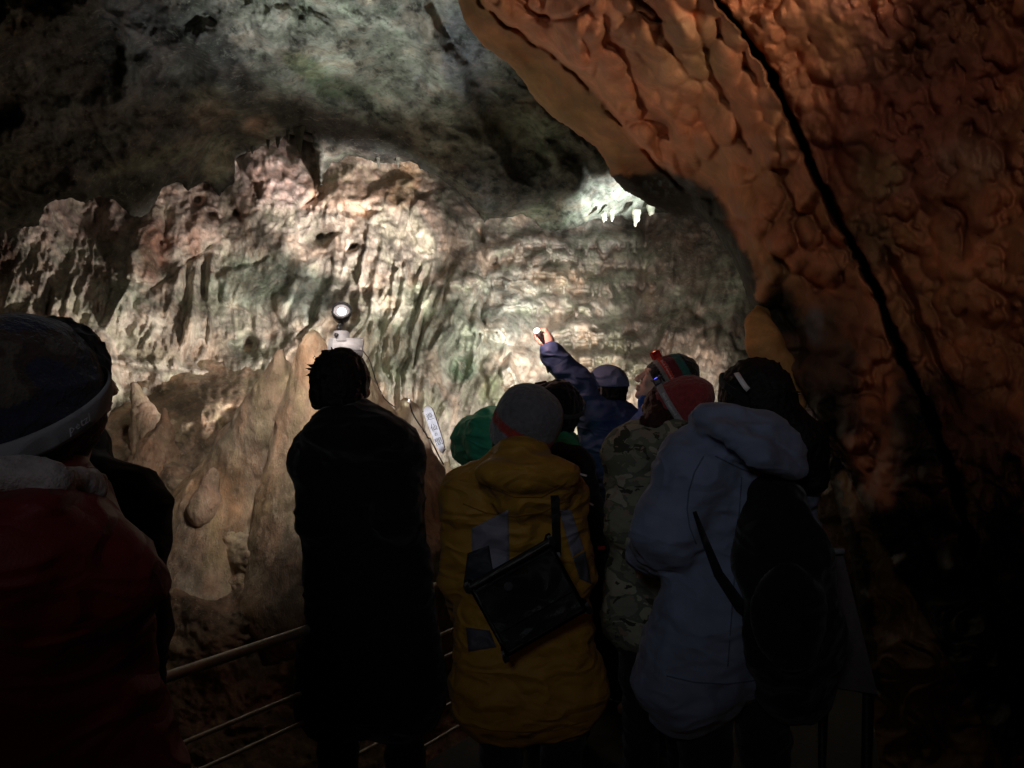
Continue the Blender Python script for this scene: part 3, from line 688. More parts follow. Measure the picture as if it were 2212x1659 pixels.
def lathe(axis_o, axis_d, prof, n=28):
    """prof: (along, radius)"""
    o = np.array(axis_o, float); d = np.array(axis_d, float); d /= np.linalg.norm(d)
    x = np.cross(d, [0, 0, 1.]);
    if np.linalg.norm(x) < .1: x = np.cross(d, [1., 0, 0])
    x /= np.linalg.norm(x); y = np.cross(d, x); V = []; Fc = []
    for a, r in prof:
        for k in range(n):
            an = 2*math.pi*k/n; V.append(o+d*a+(x*math.cos(an)+y*math.sin(an))*r)
    for i in range(len(prof)-1):
        for k in range(n): Fc.append((i*n+k, i*n+(k+1) % n, (i+1)*n+(k+1) % n, (i+1)*n+k))
    Fc.append(tuple(range(n))[::-1]); Fc.append(tuple((len(prof)-1)*n+k for k in range(n)))
    return V, Fc
#PART2
# ================================================================== people
def unit(v): v = np.array(v, float); return v/np.linalg.norm(v)
def frame(fw, roll=0):
    """columns: side, forward, up"""
    f = unit(fw); s = unit(np.cross(f, [0, 0, 1.0])); u = np.cross(s, f)
    if roll: s, u = s*math.cos(roll)+u*math.sin(roll), u*math.cos(roll)-s*math.sin(roll)
    return np.stack([s, f, u], 1)
def head_prims(fl, hc, R, neck, ears=True):
    L = lambda x, y, z: hc+R@np.array([x, y, z], float)
    fl.ell(L(0, -.012, .02), (.077, .096, .10), R, .02)
    fl.ell(L(0, .022, -.05), (.060, .068, .066), R, .03)
    fl.cap(L(0, .060, -.098), L(0, .072, -.100), .020, .018, .02)
    fl.cap(L(0, .090, .012), L(0, .112, -.034), .009, .013, .012)
    for s in (-1, 1):
        fl.ell(L(s*.013, .104, -.040), (.009, .010, .008), R, .008)
        fl.ell(L(s*.044, .068, -.022), (.024, .022, .022), R, .02)
        fl.cap(L(s*.012, .090, .026), L(s*.046, .078, .028), .008, .007, .012)
        fl.ell(L(s*.032, .098, .006), (.016, .012, .010), R, .012, sub=True)
        fl.ell(L(s*.032, .080, .004), (.013, .012, .010), R, .006)
        if ears:
            fl.ell(L(s*.080, -.008, -.008), (.009, .020, .032), R, .008)
            fl.ell(L(s*.088, -.004, -.004), (.006, .010, .018), R, .006, sub=True)
    fl.ell(L(0, .092, -.062), (.024, .012, .007), R, .006); fl.ell(L(0, .088, -.075), (.021, .012, .008), R, .006)
    fl.cap(hc+R@np.array([0, -.02, -.05]), neck, .056, .062, .03)
def hand_prims(fl, wrist, R, curl=.9, s=1):
    """R columns: side (thumb side), along fingers, back of hand"""
    L = lambda x, y, z: wrist+R@np.array([x, y, z], float)
    fl.ell(L(0, .045, 0), (.040, .050, .015), R, .012)
    for i, (x, ln) in enumerate(((.030, .072), (.010, .080), (-.011, .074), (-.031, .058))):
        a = L(x, .082, .002); c1 = curl*.5; c2 = curl*1.3
        b = a+R@np.array([0, math.cos(c1), -math.sin(c1)])*ln*.48
        c = b+R@np.array([0, math.cos(c2), -math.sin(c2)])*ln*.32
        d = c+R@np.array([0, math.cos(c2+.5), -math.sin(c2+.5)])*ln*.24
        fl.chain([a, b, c, d], [.0095, .0088, .008, .007], .005)
    fl.chain([L(.030, .018, -.004), L(.056, .046, -.014), L(.052, .074, -.034)], [.014, .0105, .008], .010)
def make_person(name, label, J, skin=(.52, .34, .27), jacket=(.1, .1, .1), trousers=(.02, .02, .025), jmat='cloth', puff=.02, hem=.02, h=.012, jname='jacket', hemz=None,
                tname='trousers', wr=.010, wsc=(7, 7, 12), fine=(), squash=.68, head_fine=.0075, group='visitors crowding the walkway', extra=None, belly=0, hands=True, base=None, jseed=0):
    root = empty('person', base if base is not None else (float((J['anL'][0]+J['anR'][0])/2), float((J['anL'][1]+J['anR'][1])/2), 0), label, 'person', group)
    hc, neck, ch, pv = J['head'], J['neck'], J['chest'], J['pelvis']; R = J['R']
    allp = np.array([J[k] for k in ('head', 'neck', 'chest', 'pelvis', 'shL', 'shR', 'elL', 'elR', 'haL', 'haR', 'hiL', 'hiR', 'knL', 'knR', 'anL', 'anR')])
    lo, hi = allp.min(0)-.26, allp.max(0)+.26
    fb = [(hc-.135, hc+.135, head_fine)]+list(fine)
    f = Field(lo, hi, .016, fb)
    head_prims(f, hc, R, neck)
    f.cap(ch, pv, .115, .12, .05, squash); f.cap(J['shL']*.75+J['shR']*.25, J['shR']*.75+J['shL']*.25, .075, .075, .06, .8); f.cap(neck, ch, .055, .09, .05)
    for s in 'LR':
        f.chain([J['sh'+s], J['el'+s], J['ha'+s]], [.055, .042, .028], .03)
        f.chain([J['hi'+s], J['kn'+s], J['an'+s]], [.085, .058, .040], .03)
        fw = J.get('foot'+s, np.array([0, .17, 0])); f.cap(J['an'+s]-[0, 0, .03], J['an'+s]+fw-[0, 0, .045], .036, .03, .02)
        if hands and 'hf'+s not in J: 
            dr = unit(J['ha'+s]-J['el'+s]); Rh = np.stack([unit(np.cross(dr, [0, .3, 1])), dr, unit(np.cross(unit(np.cross(dr, [0, .3, 1])), dr))], 1)
            hand_prims(f, J['ha'+s], Rh, .9)
    if 'handf' in J: J['handf'](f)
    sdf_obj('body', f, M['skin'], root, skin)
    # jacket
    g = Field(lo-.05, hi+.05, h, [])
    p = puff
    for s, o in (('L', 'R'), ('R', 'L')):
        a = J['sh'+s]*.72+ch*.28; b = J['hi'+s]*.80+J['hi'+o]*.20
        g.cap(a, b, .105+p, .115+p+belly, .07, squash)
        hz = J['pelvis'][2]-.12 if hemz is None else hemz
        kk = J['kn'+s]; t = 0 if hemz is None else np.clip((b[2]-hz)/(b[2]-kk[2]+1e-6), 0, 1.3)
        e = b+(kk-b)*t; e[2] = hz
        g.cap(b, e, .115+p+belly, .115+p+hem, .06, squash+.05)
        g.chain([J['sh'+s], J['el'+s], J['ha'+s]], [.068+p, .058+p, .042+p*.7], .016)
        g.ell(J['sh'+s], (.080+p, .080+p, .080+p), None, .04)
    g.cap(neck-[0, 0, .02], ch, .078+p*.5, .10+p, .05)
    if extra: extra(g)
    g.noise(wr*.6, wsc, 50+jseed, True, 2); g.noise(wr*.45, (12, 12, 30), 70+jseed, True, 2)
    jk = sdf_obj(jname, g, M[jmat], root, jacket)
    t = Field(np.minimum(np.minimum(J['hiL'], J['hiR']), np.minimum(J['anL'], J['anR']))-[.2, .2, .1], np.maximum(np.maximum(J['hiL'], J['hiR']), np.maximum(J['anL'], J['anR']))+[.2, .35, .2], .014)
    for s in 'LR': t.chain([J['hi'+s], J['kn'+s], J['an'+s]], [.105, .075, .062], .03)
    t.noise(.006, (8, 8, 14), 90, True); sdf_obj(tname, t, M['cloth'], root, trousers)
    for s in 'LR':
        b = Field(J['an'+s]-[.15, .25, .12], J['an'+s]+[.15, .35, .12], .010); fw = J.get('foot'+s, np.array([0, .17, 0]))
        b.chain([J['an'+s]-[0, 0, .0], J['an'+s]-[0, 0, .035], J['an'+s]+fw-[0, 0, .05]], [.052, .050, .040], .02); b.plane(J['an'+s]-[0, 0, .095], (0, 0, -1))
        sdf_obj('shoe', b, M['cloth'], root, (.02, .018, .018))
    return root, jk
def stand(x, d, yaw=0, lean=(0, 0), scale=1.0, headxy=None, R=None, hand=((.02, .30, 1.05), (-.02, .30, 1.05)), sw=.19, floor=0.0, bend=0):
    """default standing joints at picture column x, depth d; the figure looks along +Y turned by yaw"""
    X = (x-CX)/F*d; c, s = math.cos(yaw), math.sin(yaw)
    def W(a, b, z, k=1.0): return np.array([X+(a*c-b*s)*scale+lean[0]*k, d+(a*s+b*c)*scale+lean[1]*k, floor+z*scale])
    J = dict(head=W(0, .02, 1.60), neck=W(0, -.01, 1.46), chest=W(0, 0, 1.28, .8), pelvis=W(0, 0, .95, .3), shL=W(-sw, 0, 1.41), shR=W(sw, 0, 1.41), elL=W(-sw-.07, -.01, 1.13, .7), elR=W(sw+.07, -.01, 1.13, .7),
             haL=W(-hand[0][0]-.12, hand[0][1], hand[0][2], .6), haR=W(hand[1][0]+.14, hand[1][1], hand[1][2], .6), hiL=W(-.09, 0, .92, .3), hiR=W(.09, 0, .92, .3), knL=W(-.11, .02, .50, 0), knR=W(.11, .02, .50, 0), anL=W(-.12, -.02, .10, 0), anR=W(.12, -.02, .10, 0))
    if headxy is not None: J['head'] = P(headxy[0], headxy[1], headxy[2])
    J['R'] = frame((-s, c, 0)) if R is None else R
    J['footL'] = np.array([-s, c, 0])*.17*1.0; J['footR'] = J['footL']
    return J
def hair_cap(name, root, hc, R, col=(.006, .005, .005), grow=.012, seed=0, low=-.055, front=.055, spikes=0, mat='hair', h=.006, back=-.10, extra=None, bounds=.16):
    g = Field(hc-bounds, hc+bounds, h)
    L = lambda x, y, z: hc+R@np.array([x, y, z], float)
    g.ell(L(0, -.015, .028), (.080+grow, .098+grow, .098+grow), R, .02); g.ell(L(0, -.05, -.035), (.066+grow, .060+grow, .06+grow), R, .03)
    g.ell(L(0, .10, -.06), (.075, .085, .10), R, .02, sub=True)
    g.plane(L(0, 0, back), R@np.array([0, -.35, -1.]))
    if extra: extra(g, L)
    g.noise(.006, (38, 38, 24), seed+3, True, 3)
    rg = np.random.RandomState(seed+1)
    for i in range(spikes):
        a = rg.uniform(0, 2*math.pi); e = rg.uniform(.1, 1.45); d = np.array([math.cos(a)*math.cos(e), math.sin(a)*math.cos(e)-.2, math.sin(e)]); p = np.array([0, -.015, .028])+d*np.array([.080, .098, .098])
        q = p+d*rg.uniform(.016, .036)+np.array([rg.uniform(-.012, .012), rg.uniform(-.012, .012), rg.uniform(-.012, .004)])
        g.cap(L(*p), L(*q), .008, .0025, .006)
    return sdf_obj(name, g, M[mat], root, col)
def beanie(root, hc, R, colf, rx=.094, ry=.112, rz=.125, up=.035, low=-.02, tall=.0, tilt=-.25, h=.006, pom=False):
    g = Field(hc-.23, hc+.23, h); L = lambda x, y, z: hc+R@np.array([x, y, z], float)
    g.ell(L(0, -.01, up), (rx, ry, rz), R, .02)
    if tall: g.ell(L(0, -.05, up+tall), (rx*.85, ry*.8, rz*.8), R, .05)
    g.plane(L(0, 0, low), R@np.array([0, tilt, -1.]))
    g.noise(.004, (14, 14, 20), 5, True)
    def cf(V):
        q = (V-hc)@R; return colf(q)
    o = sdf_obj('beanie', g, M['knit'], root, cf)
    V, Fc = BV[o.name]; return o
def band(name, root, hc, R, rx, ry, z, tilt, w, th, mat, col, cx=0, cy=-.01, a0=0, a1=2*math.pi, n=60, side=0):
    """elastic band round a head; tilt: slope of the band plane in forward direction"""
    V = []; Fc = []
    closed = abs(a1-a0-2*math.pi) < 1e-6
    m = n if closed else n+1
    for i in range(m):
        a = a0+(a1-a0)*i/n
        for (dr, dz) in ((-th, -w), (th*.3, -w), (th, -w*.6), (th, w*.6), (th*.3, w), (-th, w)):
            x = (rx+dr)*math.cos(a)+cx; y = (ry+dr)*math.sin(a)+cy
            V.append(hc+R@np.array([x, y, z+tilt*y+side*x+dz]))
    for i in range(n):
        j = (i+1) % m
        for k in range(6): Fc.append((i*6+k, j*6+k, j*6+(k+1) % 6, i*6+(k+1) % 6))
    if not closed: Fc.append(tuple(range(6))); Fc.append(tuple((m-1)*6+k for k in range(6))[::-1])
    return mesh_obj(name, V, Fc, mat, root, col=col)
def text_mesh(txt, size, font_shear=0, res=3):
    cu = bpy.data.curves.new('txt', 'FONT'); cu.body = txt; cu.size = size; cu.align_x = 'CENTER'; cu.align_y = 'CENTER'; cu.resolution_u = res; cu.shear = font_shear
    ob = bpy.data.objects.new('txt', cu); COL.objects.link(ob); dg = bpy.context.evaluated_depsgraph_get(); ev = ob.evaluated_get(dg)
    me = ev.to_mesh(); V = np.array([tuple(v.co) for v in me.vertices]); Fc = [tuple(f.vertices) for f in me.polygons]; ev.to_mesh_clear()
    bpy.data.objects.remove(ob); bpy.data.curves.remove(cu); return V, Fc
def band_text(name, root, hc, R, txt, size, rx, ry, z, tilt, a_mid, mat, cx=0, cy=-.01, off=.0015, flip=1, side=0, squeeze=1.0):
    V, Fc = text_mesh(txt, size, 0, 1)
    if len(V) == 0: return None
    out = []
    rr = (rx+ry)/2
    for v in V:
        a = a_mid+flip*v[0]*squeeze/rr; x = (rx+off)*math.cos(a)+cx; y = (ry+off)*math.sin(a)+cy
        out.append(hc+R@np.array([x, y, z+tilt*y+side*x+v[1]]))
    return mesh_obj(name, out, Fc, mat, root, smooth=False)

# ---- 1. black silhouette in the middle -------------------------------
J = stand(778, 2.75, yaw=-.12, headxy=(741, 838, 2.74), R=frame((.35, .93, .10)), hand=((-.03, .26, 1.02), (-.03, .26, 1.02)), sw=.185)
J['neck'] = P(752, 905, 2.72); J['shL'] = P(698, 992, 2.75); J['shR'] = P(848, 985, 2.75); J['chest'] = P(772, 1010, 2.75); J['pelvis'] = P(790, 1230, 2.75)
J['elL'] = P(694, 1120, 2.70); J['elR'] = P(856, 1115, 2.68); J['haL'] = P(720, 1170, 2.98); J['haR'] = P(850, 1170, 2.98)
J['hiL'] = P(735, 1250, 2.75); J['hiR'] = P(858, 1250, 2.75); J['knL'] = P(730, 1540, 2.75); J['knR'] = P(872, 1540, 2.75); J['anL'] = P(732, 1760, 2.75); J['anR'] = P(880, 1760, 2.75)
def ex(g):
    g.ell(P(762, 915, 2.70), (.125, .10, .070), None, .04); g.ell(P(772, 945, 2.66), (.185, .12, .075), None, .05)
r, _ = make_person('p', 'bareheaded person with spiky hair in a black coat, seen from behind at the railing', J, jacket=(.006, .006, .007), trousers=(.006, .006, .007), puff=.028, hem=.02, hemz=.52, extra=ex, jname='coat', belly=.005, jseed=1)
for nm in ('anL', 'anR'): pass
hair_cap('hair', r, J['head'], J['R'], grow=.014, spikes=46, seed=2, back=-.085)

# ---- 2. yellow jacket --------------------------------------------------
J = stand(1122, 2.62, yaw=.12, headxy=(1136, 922, 2.60), R=frame((.15, .95, .22), -.10), sw=.19)
J['neck'] = P(1130, 995, 2.6); J['shL'] = P(1020, 1078, 2.62); J['shR'] = P(1200, 1080, 2.64); J['chest'] = P(1115, 1120, 2.62); J['pelvis'] = P(1130, 1370, 2.60)
J['elL'] = P(1003, 1245, 2.66); J['elR'] = P(1232, 1240, 2.68); J['haL'] = P(1010, 1330, 2.86); J['haR'] = P(1200, 1180, 2.9)
J['hiL'] = P(1068, 1390, 2.6); J['hiR'] = P(1200, 1390, 2.6); J['knL'] = P(1080, 1560, 2.6); J['knR'] = P(1215, 1560, 2.62); J['anL'] = P(1085, 1800, 2.6); J['anR'] = P(1210, 1800, 2.62)
YC = (.42, .225, .03)
def ex(g):
    g.chain([P(1060, 1040, 2.56), P(1120, 1068, 2.50), P(1190, 1060, 2.52), P(1222, 1040, 2.58)], [.045, .062, .062, .05], .04)
    g.ell(P(1140, 1022, 2.47), (.160, .105, .058), None, .008); g.ell(P(1128, 990, 2.53), (.090, .075, .080), None, .02); g.chain([P(1050, 1045, 2.50), P(1120, 1075, 2.45), P(1190, 1070, 2.46), P(1232, 1035, 2.50)], [.020, .026, .028, .022], .010)
    g.chain([P(1040, 1035, 2.6), P(1090, 985, 2.58), P(1125, 965, 2.54)], [.03, .04, .022], .03)
r2, jk2 = make_person('p', 'person in a mustard yellow jacket with grey blocks and a grey beanie, seen from behind', J, jacket=YC, puff=.026, hem=.040, hemz=.60, extra=ex, jmat='shell', belly=.012, jseed=2, wr=.010, group='visitors crowding the walkway')
g = Field(J['head']-.2, J['head']+.2, .008); g.chain([P(1095, 965, 2.58), P(1125, 985, 2.53), P(1165, 985, 2.55)], [.045, .05, .04], .02); g.noise(.005, 36, 3, True, 3); sdf_obj('hair', g, M['hair'], r2, (.02, .012, .008))
ax = unit([.42, -.36, .80]); fr = unit(np.array([-.8, .2, .52])-ax*np.dot(ax, [-.8, .2, .52])); R2 = np.stack([np.cross(fr, ax), fr, ax], 1); hatc = P(1132, 922, 2.60)
g = Field(hatc-.27, hatc+.27, .0065)
g.ell(hatc+ax*.03, (.112, .112, .105), R2, .03); g.ell(hatc+ax*.085, (.092, .092, .055), R2, .04); g.ell(hatc-ax*.03, (.106, .108, .09), R2, .03); g.plane(hatc-ax*.078, -ax); g.noise(.0035, (15, 15, 15), 3, True)
def cf(V):
    z = (V-hatc)@ax; c = np.ones((len(V), 3))*np.array((.15, .15, .17)); c[z < .022] = (.36, .045, .035); c[z < -.010] = (.19, .19, .22); return c
sdf_obj('beanie', g, M['knit'], r2, cf)
bv2 = bvh_of(jk2)
SEAM = (.24, .125, .018)
for pl in ([(1000, 1088), (1050, 1108), (1110, 1116), (1170, 1108), (1225, 1080)], [(985, 1560), (1060, 1578), (1130, 1582), (1200, 1578), (1270, 1556)], [(1060, 1052), (1110, 1074), (1170, 1074), (1222, 1044)]):
    strap('seam', bv2, pl, 1.3, M['cloth'], r2, SEAM, off=.004, thick=.003)
GP = (.22, .22, .28)
patch('grey_panel', bv2, [(1018, 1142), (1098, 1101), (1100, 1205), (1020, 1190)], 10, 10, M['shell'], r2, GP)
patch('grey_panel', bv2, [(1050, 1190), (1100, 1200), (1094, 1252), (1062, 1262)], 6, 6, M['shell'], r2, GP, off=.0045)
patch('dark_panel', bv2, [(1010, 1195), (1056, 1178), (1066, 1238), (1000, 1270)], 8, 8, M['shell'], r2, (.03, .035, .045), off=.006)
patch('grey_panel', bv2, [(1208, 1102), (1234, 1102), (1262, 1186), (1236, 1204)], 6, 10, M['shell'], r2, GP)
patch('grey_panel', bv2, [(1238, 1206), (1264, 1190), (1278, 1262), (1252, 1250)], 6, 8, M['shell'], r2, (.08, .09, .11))
patch('grey_panel', bv2, [(1006, 1355), (1058, 1362), (1072, 1398), (1012, 1408)], 6, 6, M['shell'], r2, (.09, .09, .12))
# shoulder bag
bag = empty('shoulder_bag', P(1140, 1290, 2.36), 'black square shoulder bag hanging on the back of the yellow jacket', 'bag')
bc = P(1140, 1288, 2.40); u = unit([math.cos(.50), .08, math.sin(.50)]); w_ = unit([-math.sin(.50), 0, math.cos(.50)]); n_ = np.cross(u, w_)
Vb, Fb = box_mesh(bc, u*.142, n_*.045, w_*.115, .30)
mesh_obj('bag_body', Vb, Fb, M['cloth'], bag, col=(.010, .010, .012))
mesh_obj('flap', *box_mesh(bc+w_*.035+np.array([0, -.046, 0]), u*.136, n_*.006, w_*.078, .3), M['cloth'], bag, col=(.008, .008, .010))
mesh_obj('badge', *lathe(bc+w_*.07-u*.03+np.array([0, -.058, 0]), (0, -1, 0), [(0, .014), (.003, .014), (.004, .012)]), M['cloth'], bag, col=(.06, .06, .07))
strap('shoulder_strap', bv2, [(1198, 1070), (1200, 1110), (1202, 1160), (1203, 1200)], 9, M['cloth'], bag, (.008, .008, .01), off=.012)
mesh_obj('buckle', *box_mesh(P(1203, 1206, 2.40), (.010, 0, 0), (0, .006, 0), (0, 0, .018), .3), M['greybox'], bag)
HL = M['reflect']

# ---- 3. green jacket with backpack, further ahead --------------------------
J = stand(1140, 3.55, yaw=.30, headxy=(1212, 888, 3.55), R=frame((.5, .8, .25)), sw=.21)
J['neck'] = P(1190, 945, 3.55); J['shL'] = P(1055, 945, 3.6); J['shR'] = P(1205, 985, 3.5); J['chest'] = P(1140, 1010, 3.55); J['pelvis'] = P(1190, 1200, 3.5)
J['elL'] = P(1022, 968, 3.85); J['haL'] = P(1110, 940, 4.1); J['elR'] = P(1235, 1060, 3.75); J['haR'] = P(1190, 980, 4.0)
J['hiL'] = P(1160, 1220, 3.5); J['hiR'] = P(1240, 1220, 3.5); J['knL'] = P(1155, 1400, 3.5); J['knR'] = P(1245, 1400, 3.5); J['anL'] = P(1155, 1558, 3.5); J['anR'] = P(1250, 1558, 3.5)
def ex(g):
    g.chain([P(1066, 915, 3.62), P(1020, 940, 3.74), P(1008, 965, 3.86)], [.07, .085, .07], .04)
r3, jk3 = make_person('p', 'person in a green jacket and black hood, ahead of the yellow jacket', J, jacket=(.05, .46, .27), puff=.03, extra=ex, jmat='shell', jseed=3, wr=.012)
hair_cap('hood', r3, J['head'], J['R'], col=(.007, .007, .008), grow=.020, seed=7, back=-.15, mat='cloth')
bp = empty('backpack', P(1255, 1230, 3.40), 'black backpack with pale reflective piping, worn by the green jacketed person', 'backpack')
g = Field(P(1215, 1340, 3.28)-[.2, .2, .15], P(1215, 960, 3.28)+[.3, .3, .15], .011)
g.chain([P(1225, 1030, 3.33), P(1235, 1160, 3.30), P(1240, 1270, 3.32)], [.13, .155, .14], .05, .8); g.ell(P(1245, 1180, 3.20), (.12, .06, .15), None, .03); g.ell(P(1200, 990, 3.36), (.14, .1, .06), None, .04)
g.noise(.007, 12, 5, True); bo = sdf_obj('pack_body', g, M['cloth'], bp, (.009, .009, .011)); bvb = bvh_of(bo)
for pl in ([(1228, 1077), (1245, 1076), (1262, 1080), (1282, 1092)], [(1232, 1024), (1250, 1023), (1268, 1028)], [(1225, 1010), (1240, 1006)]):
    strap('piping', bvb, pl, 2.2, M['reflect'], bp, None, off=.010, thick=.004)
mesh_obj('zip_pull', *box_mesh(P(1299, 1184, 3.1), (.016, 0, 0), (0, .006, 0), (0, 0, .008), .3), plain('red_plastic', (.5, .04, .04)), bp)

# ---- 4. guide with raised arm -----------------------------------------------
J = stand(1335, 3.95, yaw=.9, headxy=(1306, 842, 3.98), R=frame((-.80, .45, .22)), sw=.17)
J['neck'] = P(1318, 888, 3.98); J['shL'] = P(1295, 898, 3.95); J['shR'] = P(1350, 918, 4.0); J['chest'] = P(1315, 960, 3.97); J['pelvis'] = P(1300, 1160, 3.95)
J['elL'] = P(1246, 826, 3.95); J['haL'] = P(1190, 762, 3.95); J['elR'] = P(1372, 1000, 4.05); J['haR'] = P(1330, 1080, 4.25)
J['hiL'] = P(1275, 1180, 3.95); J['hiR'] = P(1335, 1180, 3.95); J['knL'] = P(1275, 1340, 3.95); J['knR'] = P(1335, 1340, 3.95); J['anL'] = P(1275, 1475, 3.95); J['anR'] = P(1335, 1475, 3.95)
wr0 = P(1185, 752, 3.95)
def hf(f):
    # palm seen from the side, index and thumb pinching a small torch, other fingers curled over it
    K = lambda x, y, dz=0: P(x, y, 3.95+dz)
    f.chain([K(1190, 770), K(1186, 752)], [.026, .026], .02)
    f.chain([K(1186, 752), K(1183, 738), K(1181, 728)], [.026, .031, .028], .02)
    f.chain([K(1184, 722, -.015), K(1177, 713, -.02), K(1168, 712, -.02), K(1160, 716, -.015)], [.011, .0100, .0090, .0080], .006)   # index
    f.chain([K(1186, 726, .004), K(1177, 719, -.002), K(1168, 721, 0), K(1161, 726, 0)], [.011, .010, .0088, .0078], .005)
    f.chain([K(1186, 732, .018), K(1176, 727, .012), K(1167, 729, .010), K(1161, 734, .01)], [.0105, .0098, .0085, .0075], .005)
    f.chain([K(1184, 738, .032), K(1175, 735, .028), K(1168, 738, .026)], [.0095, .0085, .0072], .005)
    f.chain([K(1180, 745, -.012), K(1168, 740, -.02), K(1160, 731, -.02), K(1156, 722, -.015)], [.015, .0115, .0095, .008], .010)                        # thumb
J['hfL'] = 1; J['handf'] = hf
def ex(g):
    g.ell(P(1340, 930, 4.0), (.10, .12, .12), None, .05); g.cap(P(1312, 880, 3.98), P(1322, 905, 3.98), .075, .09, .03)
    g.chain([J['shL'], J['elL'], J['haL']], [.080, .068, .046], .03)
r4, jk4 = make_person('p', 'guide in a navy jacket and blue cap raising one arm with a lit torch', J, jacket=(.035, .066, .17), puff=.012, extra=ex, jmat='shell', jseed=4, wr=.010, wsc=(9, 9, 14), fine=[(P(1150, 775, 3.95)-[0, .07, 0], P(1196, 700, 3.95)+[0, .07, 0], .0035)], head_fine=.006, group=None, hands=True, skin=(.62, .40, .34))

TORCH = P(1153, 712, 3.83)
torch = empty('flashlight', P(1166, 722, 3.92), 'small black flashlight glowing reddish white in the raised hand of the guide', 'flashlight')
ta = P(1180, 748, 3.935); tb = P(1161, 717, 3.905); td = unit(tb-ta)
mesh_obj('barrel', *lathe(ta, td, [(-.004, .004), (0, .011), (.03, .012), (.06, .012), (.068, .015), (np.linalg.norm(tb-ta), .016)], 20), M['black'], torch)
mesh_obj('lens', *lathe(tb, td, [(.0005, .0165), (.010, .0165), (.017, .012), (.020, .005)], 20), M['torch'], torch)
lt = []
for i in range(15):
    a = i/14*2*math.pi; lt.append(P(1184+5*math.sin(a)+2*math.sin(2*a), 788-18*math.cos(a), 3.93))
mesh_obj('lanyard', *tube_mesh(lt, .0035, 6, True), M['black'], torch)
mesh_obj('cord', *tube_mesh([ta, P(1186, 758, 3.89), P(1184, 772, 3.93)], .002, 6), M['black'], torch)
# blue cap of the guide
def cap_hat(root, hc, R, col, col2):
    g = Field(hc-.24, hc+.24, .006); L = lambda x, y, z: hc+R@np.array([x, y, z], float)
    g.ell(L(0, -.012, .032), (.092, .112, .102), R, .02); g.ell(L(0, -.012, .018), (.082, .102, .09), R, .01, sub=True)
    g.plane(L(0, 0, .012), R@np.array([0, -.30, -1.]))
    g.noise(.002, 20, 5); c = sdf_obj('cap', g, M['shell'], root, col)
    V = []; n = 14
    for k, dz in ((0, 0), (1, -.004)):
        for i in range(n+1):
            a = math.pi*i/n
            for r, zz in ((.0, .0), (.5, .006), (1, -.006)):
                x = math.cos(a)*(.086+.004*r); y = .055+math.sin(a)*(.05+.085*r); V.append(L(x, y, .036+zz+dz-.012*abs(math.cos(a))))
    Fc = []; m = (n+1)*3
    for i in range(n):
        for j in range(2): a = i*3+j; Fc += [(a, a+3, a+4, a+1), (a+m, a+1+m, a+4+m, a+3+m)]
        a = i*3+2; Fc.append((a, a+3, a+3+m, a+m)); a = i*3; Fc.append((a+3, a, a+m, a+3+m))
    mesh_obj('cap_brim', V, Fc, M['shell'], root, col=col2)
hc = J['head']; cap_hat(r4, hc, J['R'], (.13, .18, .34), (.11, .16, .31))
hair_cap('hair', r4, hc, J['R'], grow=.002, seed=9, back=-.06)

# ---- headlamp builder -----------------------------------------------------
def headlamp(label, hc, R, rx, ry, z, tilt, w, colr, lampdir, glow, txt=None, ta=0, tsz=.012, cx=0, cy=-.01, flip=1, side=0, hcol='black', hs=1.0):
    L = lambda x, y, zz: hc+R@np.array([x, y, zz], float)
    root = empty('headlamp', L(0, 0, z), label, 'headlamp')
    band('strap', root, hc, R, rx, ry, z, tilt, w, .0022, M['cloth'], colr, cx, cy, side=side)
    a = lampdir; x, y = rx*math.cos(a)+cx, ry*math.sin(a)+cy
    o = unit([math.cos(a)/rx, math.sin(a)/ry, 0]); t = np.array([-o[1], o[0], 0])
    c = np.array([x, y, z+tilt*y+side*x])+o*.014*hs
    hb = mesh_obj('housing', *box_mesh(L(*c), R@t*.024*hs, R@o*.014*hs, R@np.array([0, 0, .017*hs]), .45), M[hcol] if isinstance(hcol, str) else M['shell'], root, col=None if isinstance(hcol, str) else hcol)
    if glow:
        mesh_obj('lamp_lens', *lathe(L(*(c+o*.0125*hs)), R@o, [(0, .011*hs), (.004, .011*hs), (.007, .006*hs)], 18), M[glow], root)
    if txt:
        band_text('logo_print', root, hc, R, txt, tsz, rx+.0028, ry+.0028, z, tilt, ta, M['reflect'], cx, cy, flip=flip, side=side)
    return root

# ---- 5. striped beanie, profile face --------------------------------------
hc = P(1430, 826, 3.6); Rh = frame((-.90, .05, .42))
J = stand(1450, 3.65, yaw=1.35, R=Rh, sw=.19)
J['head'] = hc; J['neck'] = P(1440, 885, 3.64); J['shL'] = P(1405, 930, 3.55); J['shR'] = P(1480, 925, 3.85); J['chest'] = P(1440, 980, 3.68); J['pelvis'] = P(1440, 1190, 3.68)
J['elL'] = P(1370, 1010, 3.55); J['haL'] = P(1350, 1000, 3.8); J['elR'] = P(1500, 1010, 3.9); J['haR'] = P(1440, 1050, 4.0)
for k, x, y in (('hi', 1440, 1205), ('kn', 1440, 1370), ('an', 1445, 1525)): J[k+'L'] = P(x-30, y, 3.65); J[k+'R'] = P(x+30, y, 3.72)
J['footL'] = J['footR'] = np.array([-.14, .08, 0])
def ex(g): g.chain([P(1392, 872, 3.56), P(1420, 892, 3.55), P(1450, 900, 3.58)], [.030, .042, .05], .03)
r5, jk5 = make_person('p', 'person in profile looking up, wearing a beanie with grey, maroon and teal stripes', J, skin=(.74, .50, .42), jacket=(.02, .10, .42), puff=.02, extra=ex, jmat='shell', jseed=5, head_fine=.0045)
ax = unit([.90, 0, .44]); fr = unit(np.array([-.44, 0, .90])); R5 = np.stack([np.cross(fr, ax), fr, ax], 1)
hatc = hc+np.array([.012, 0, .006])
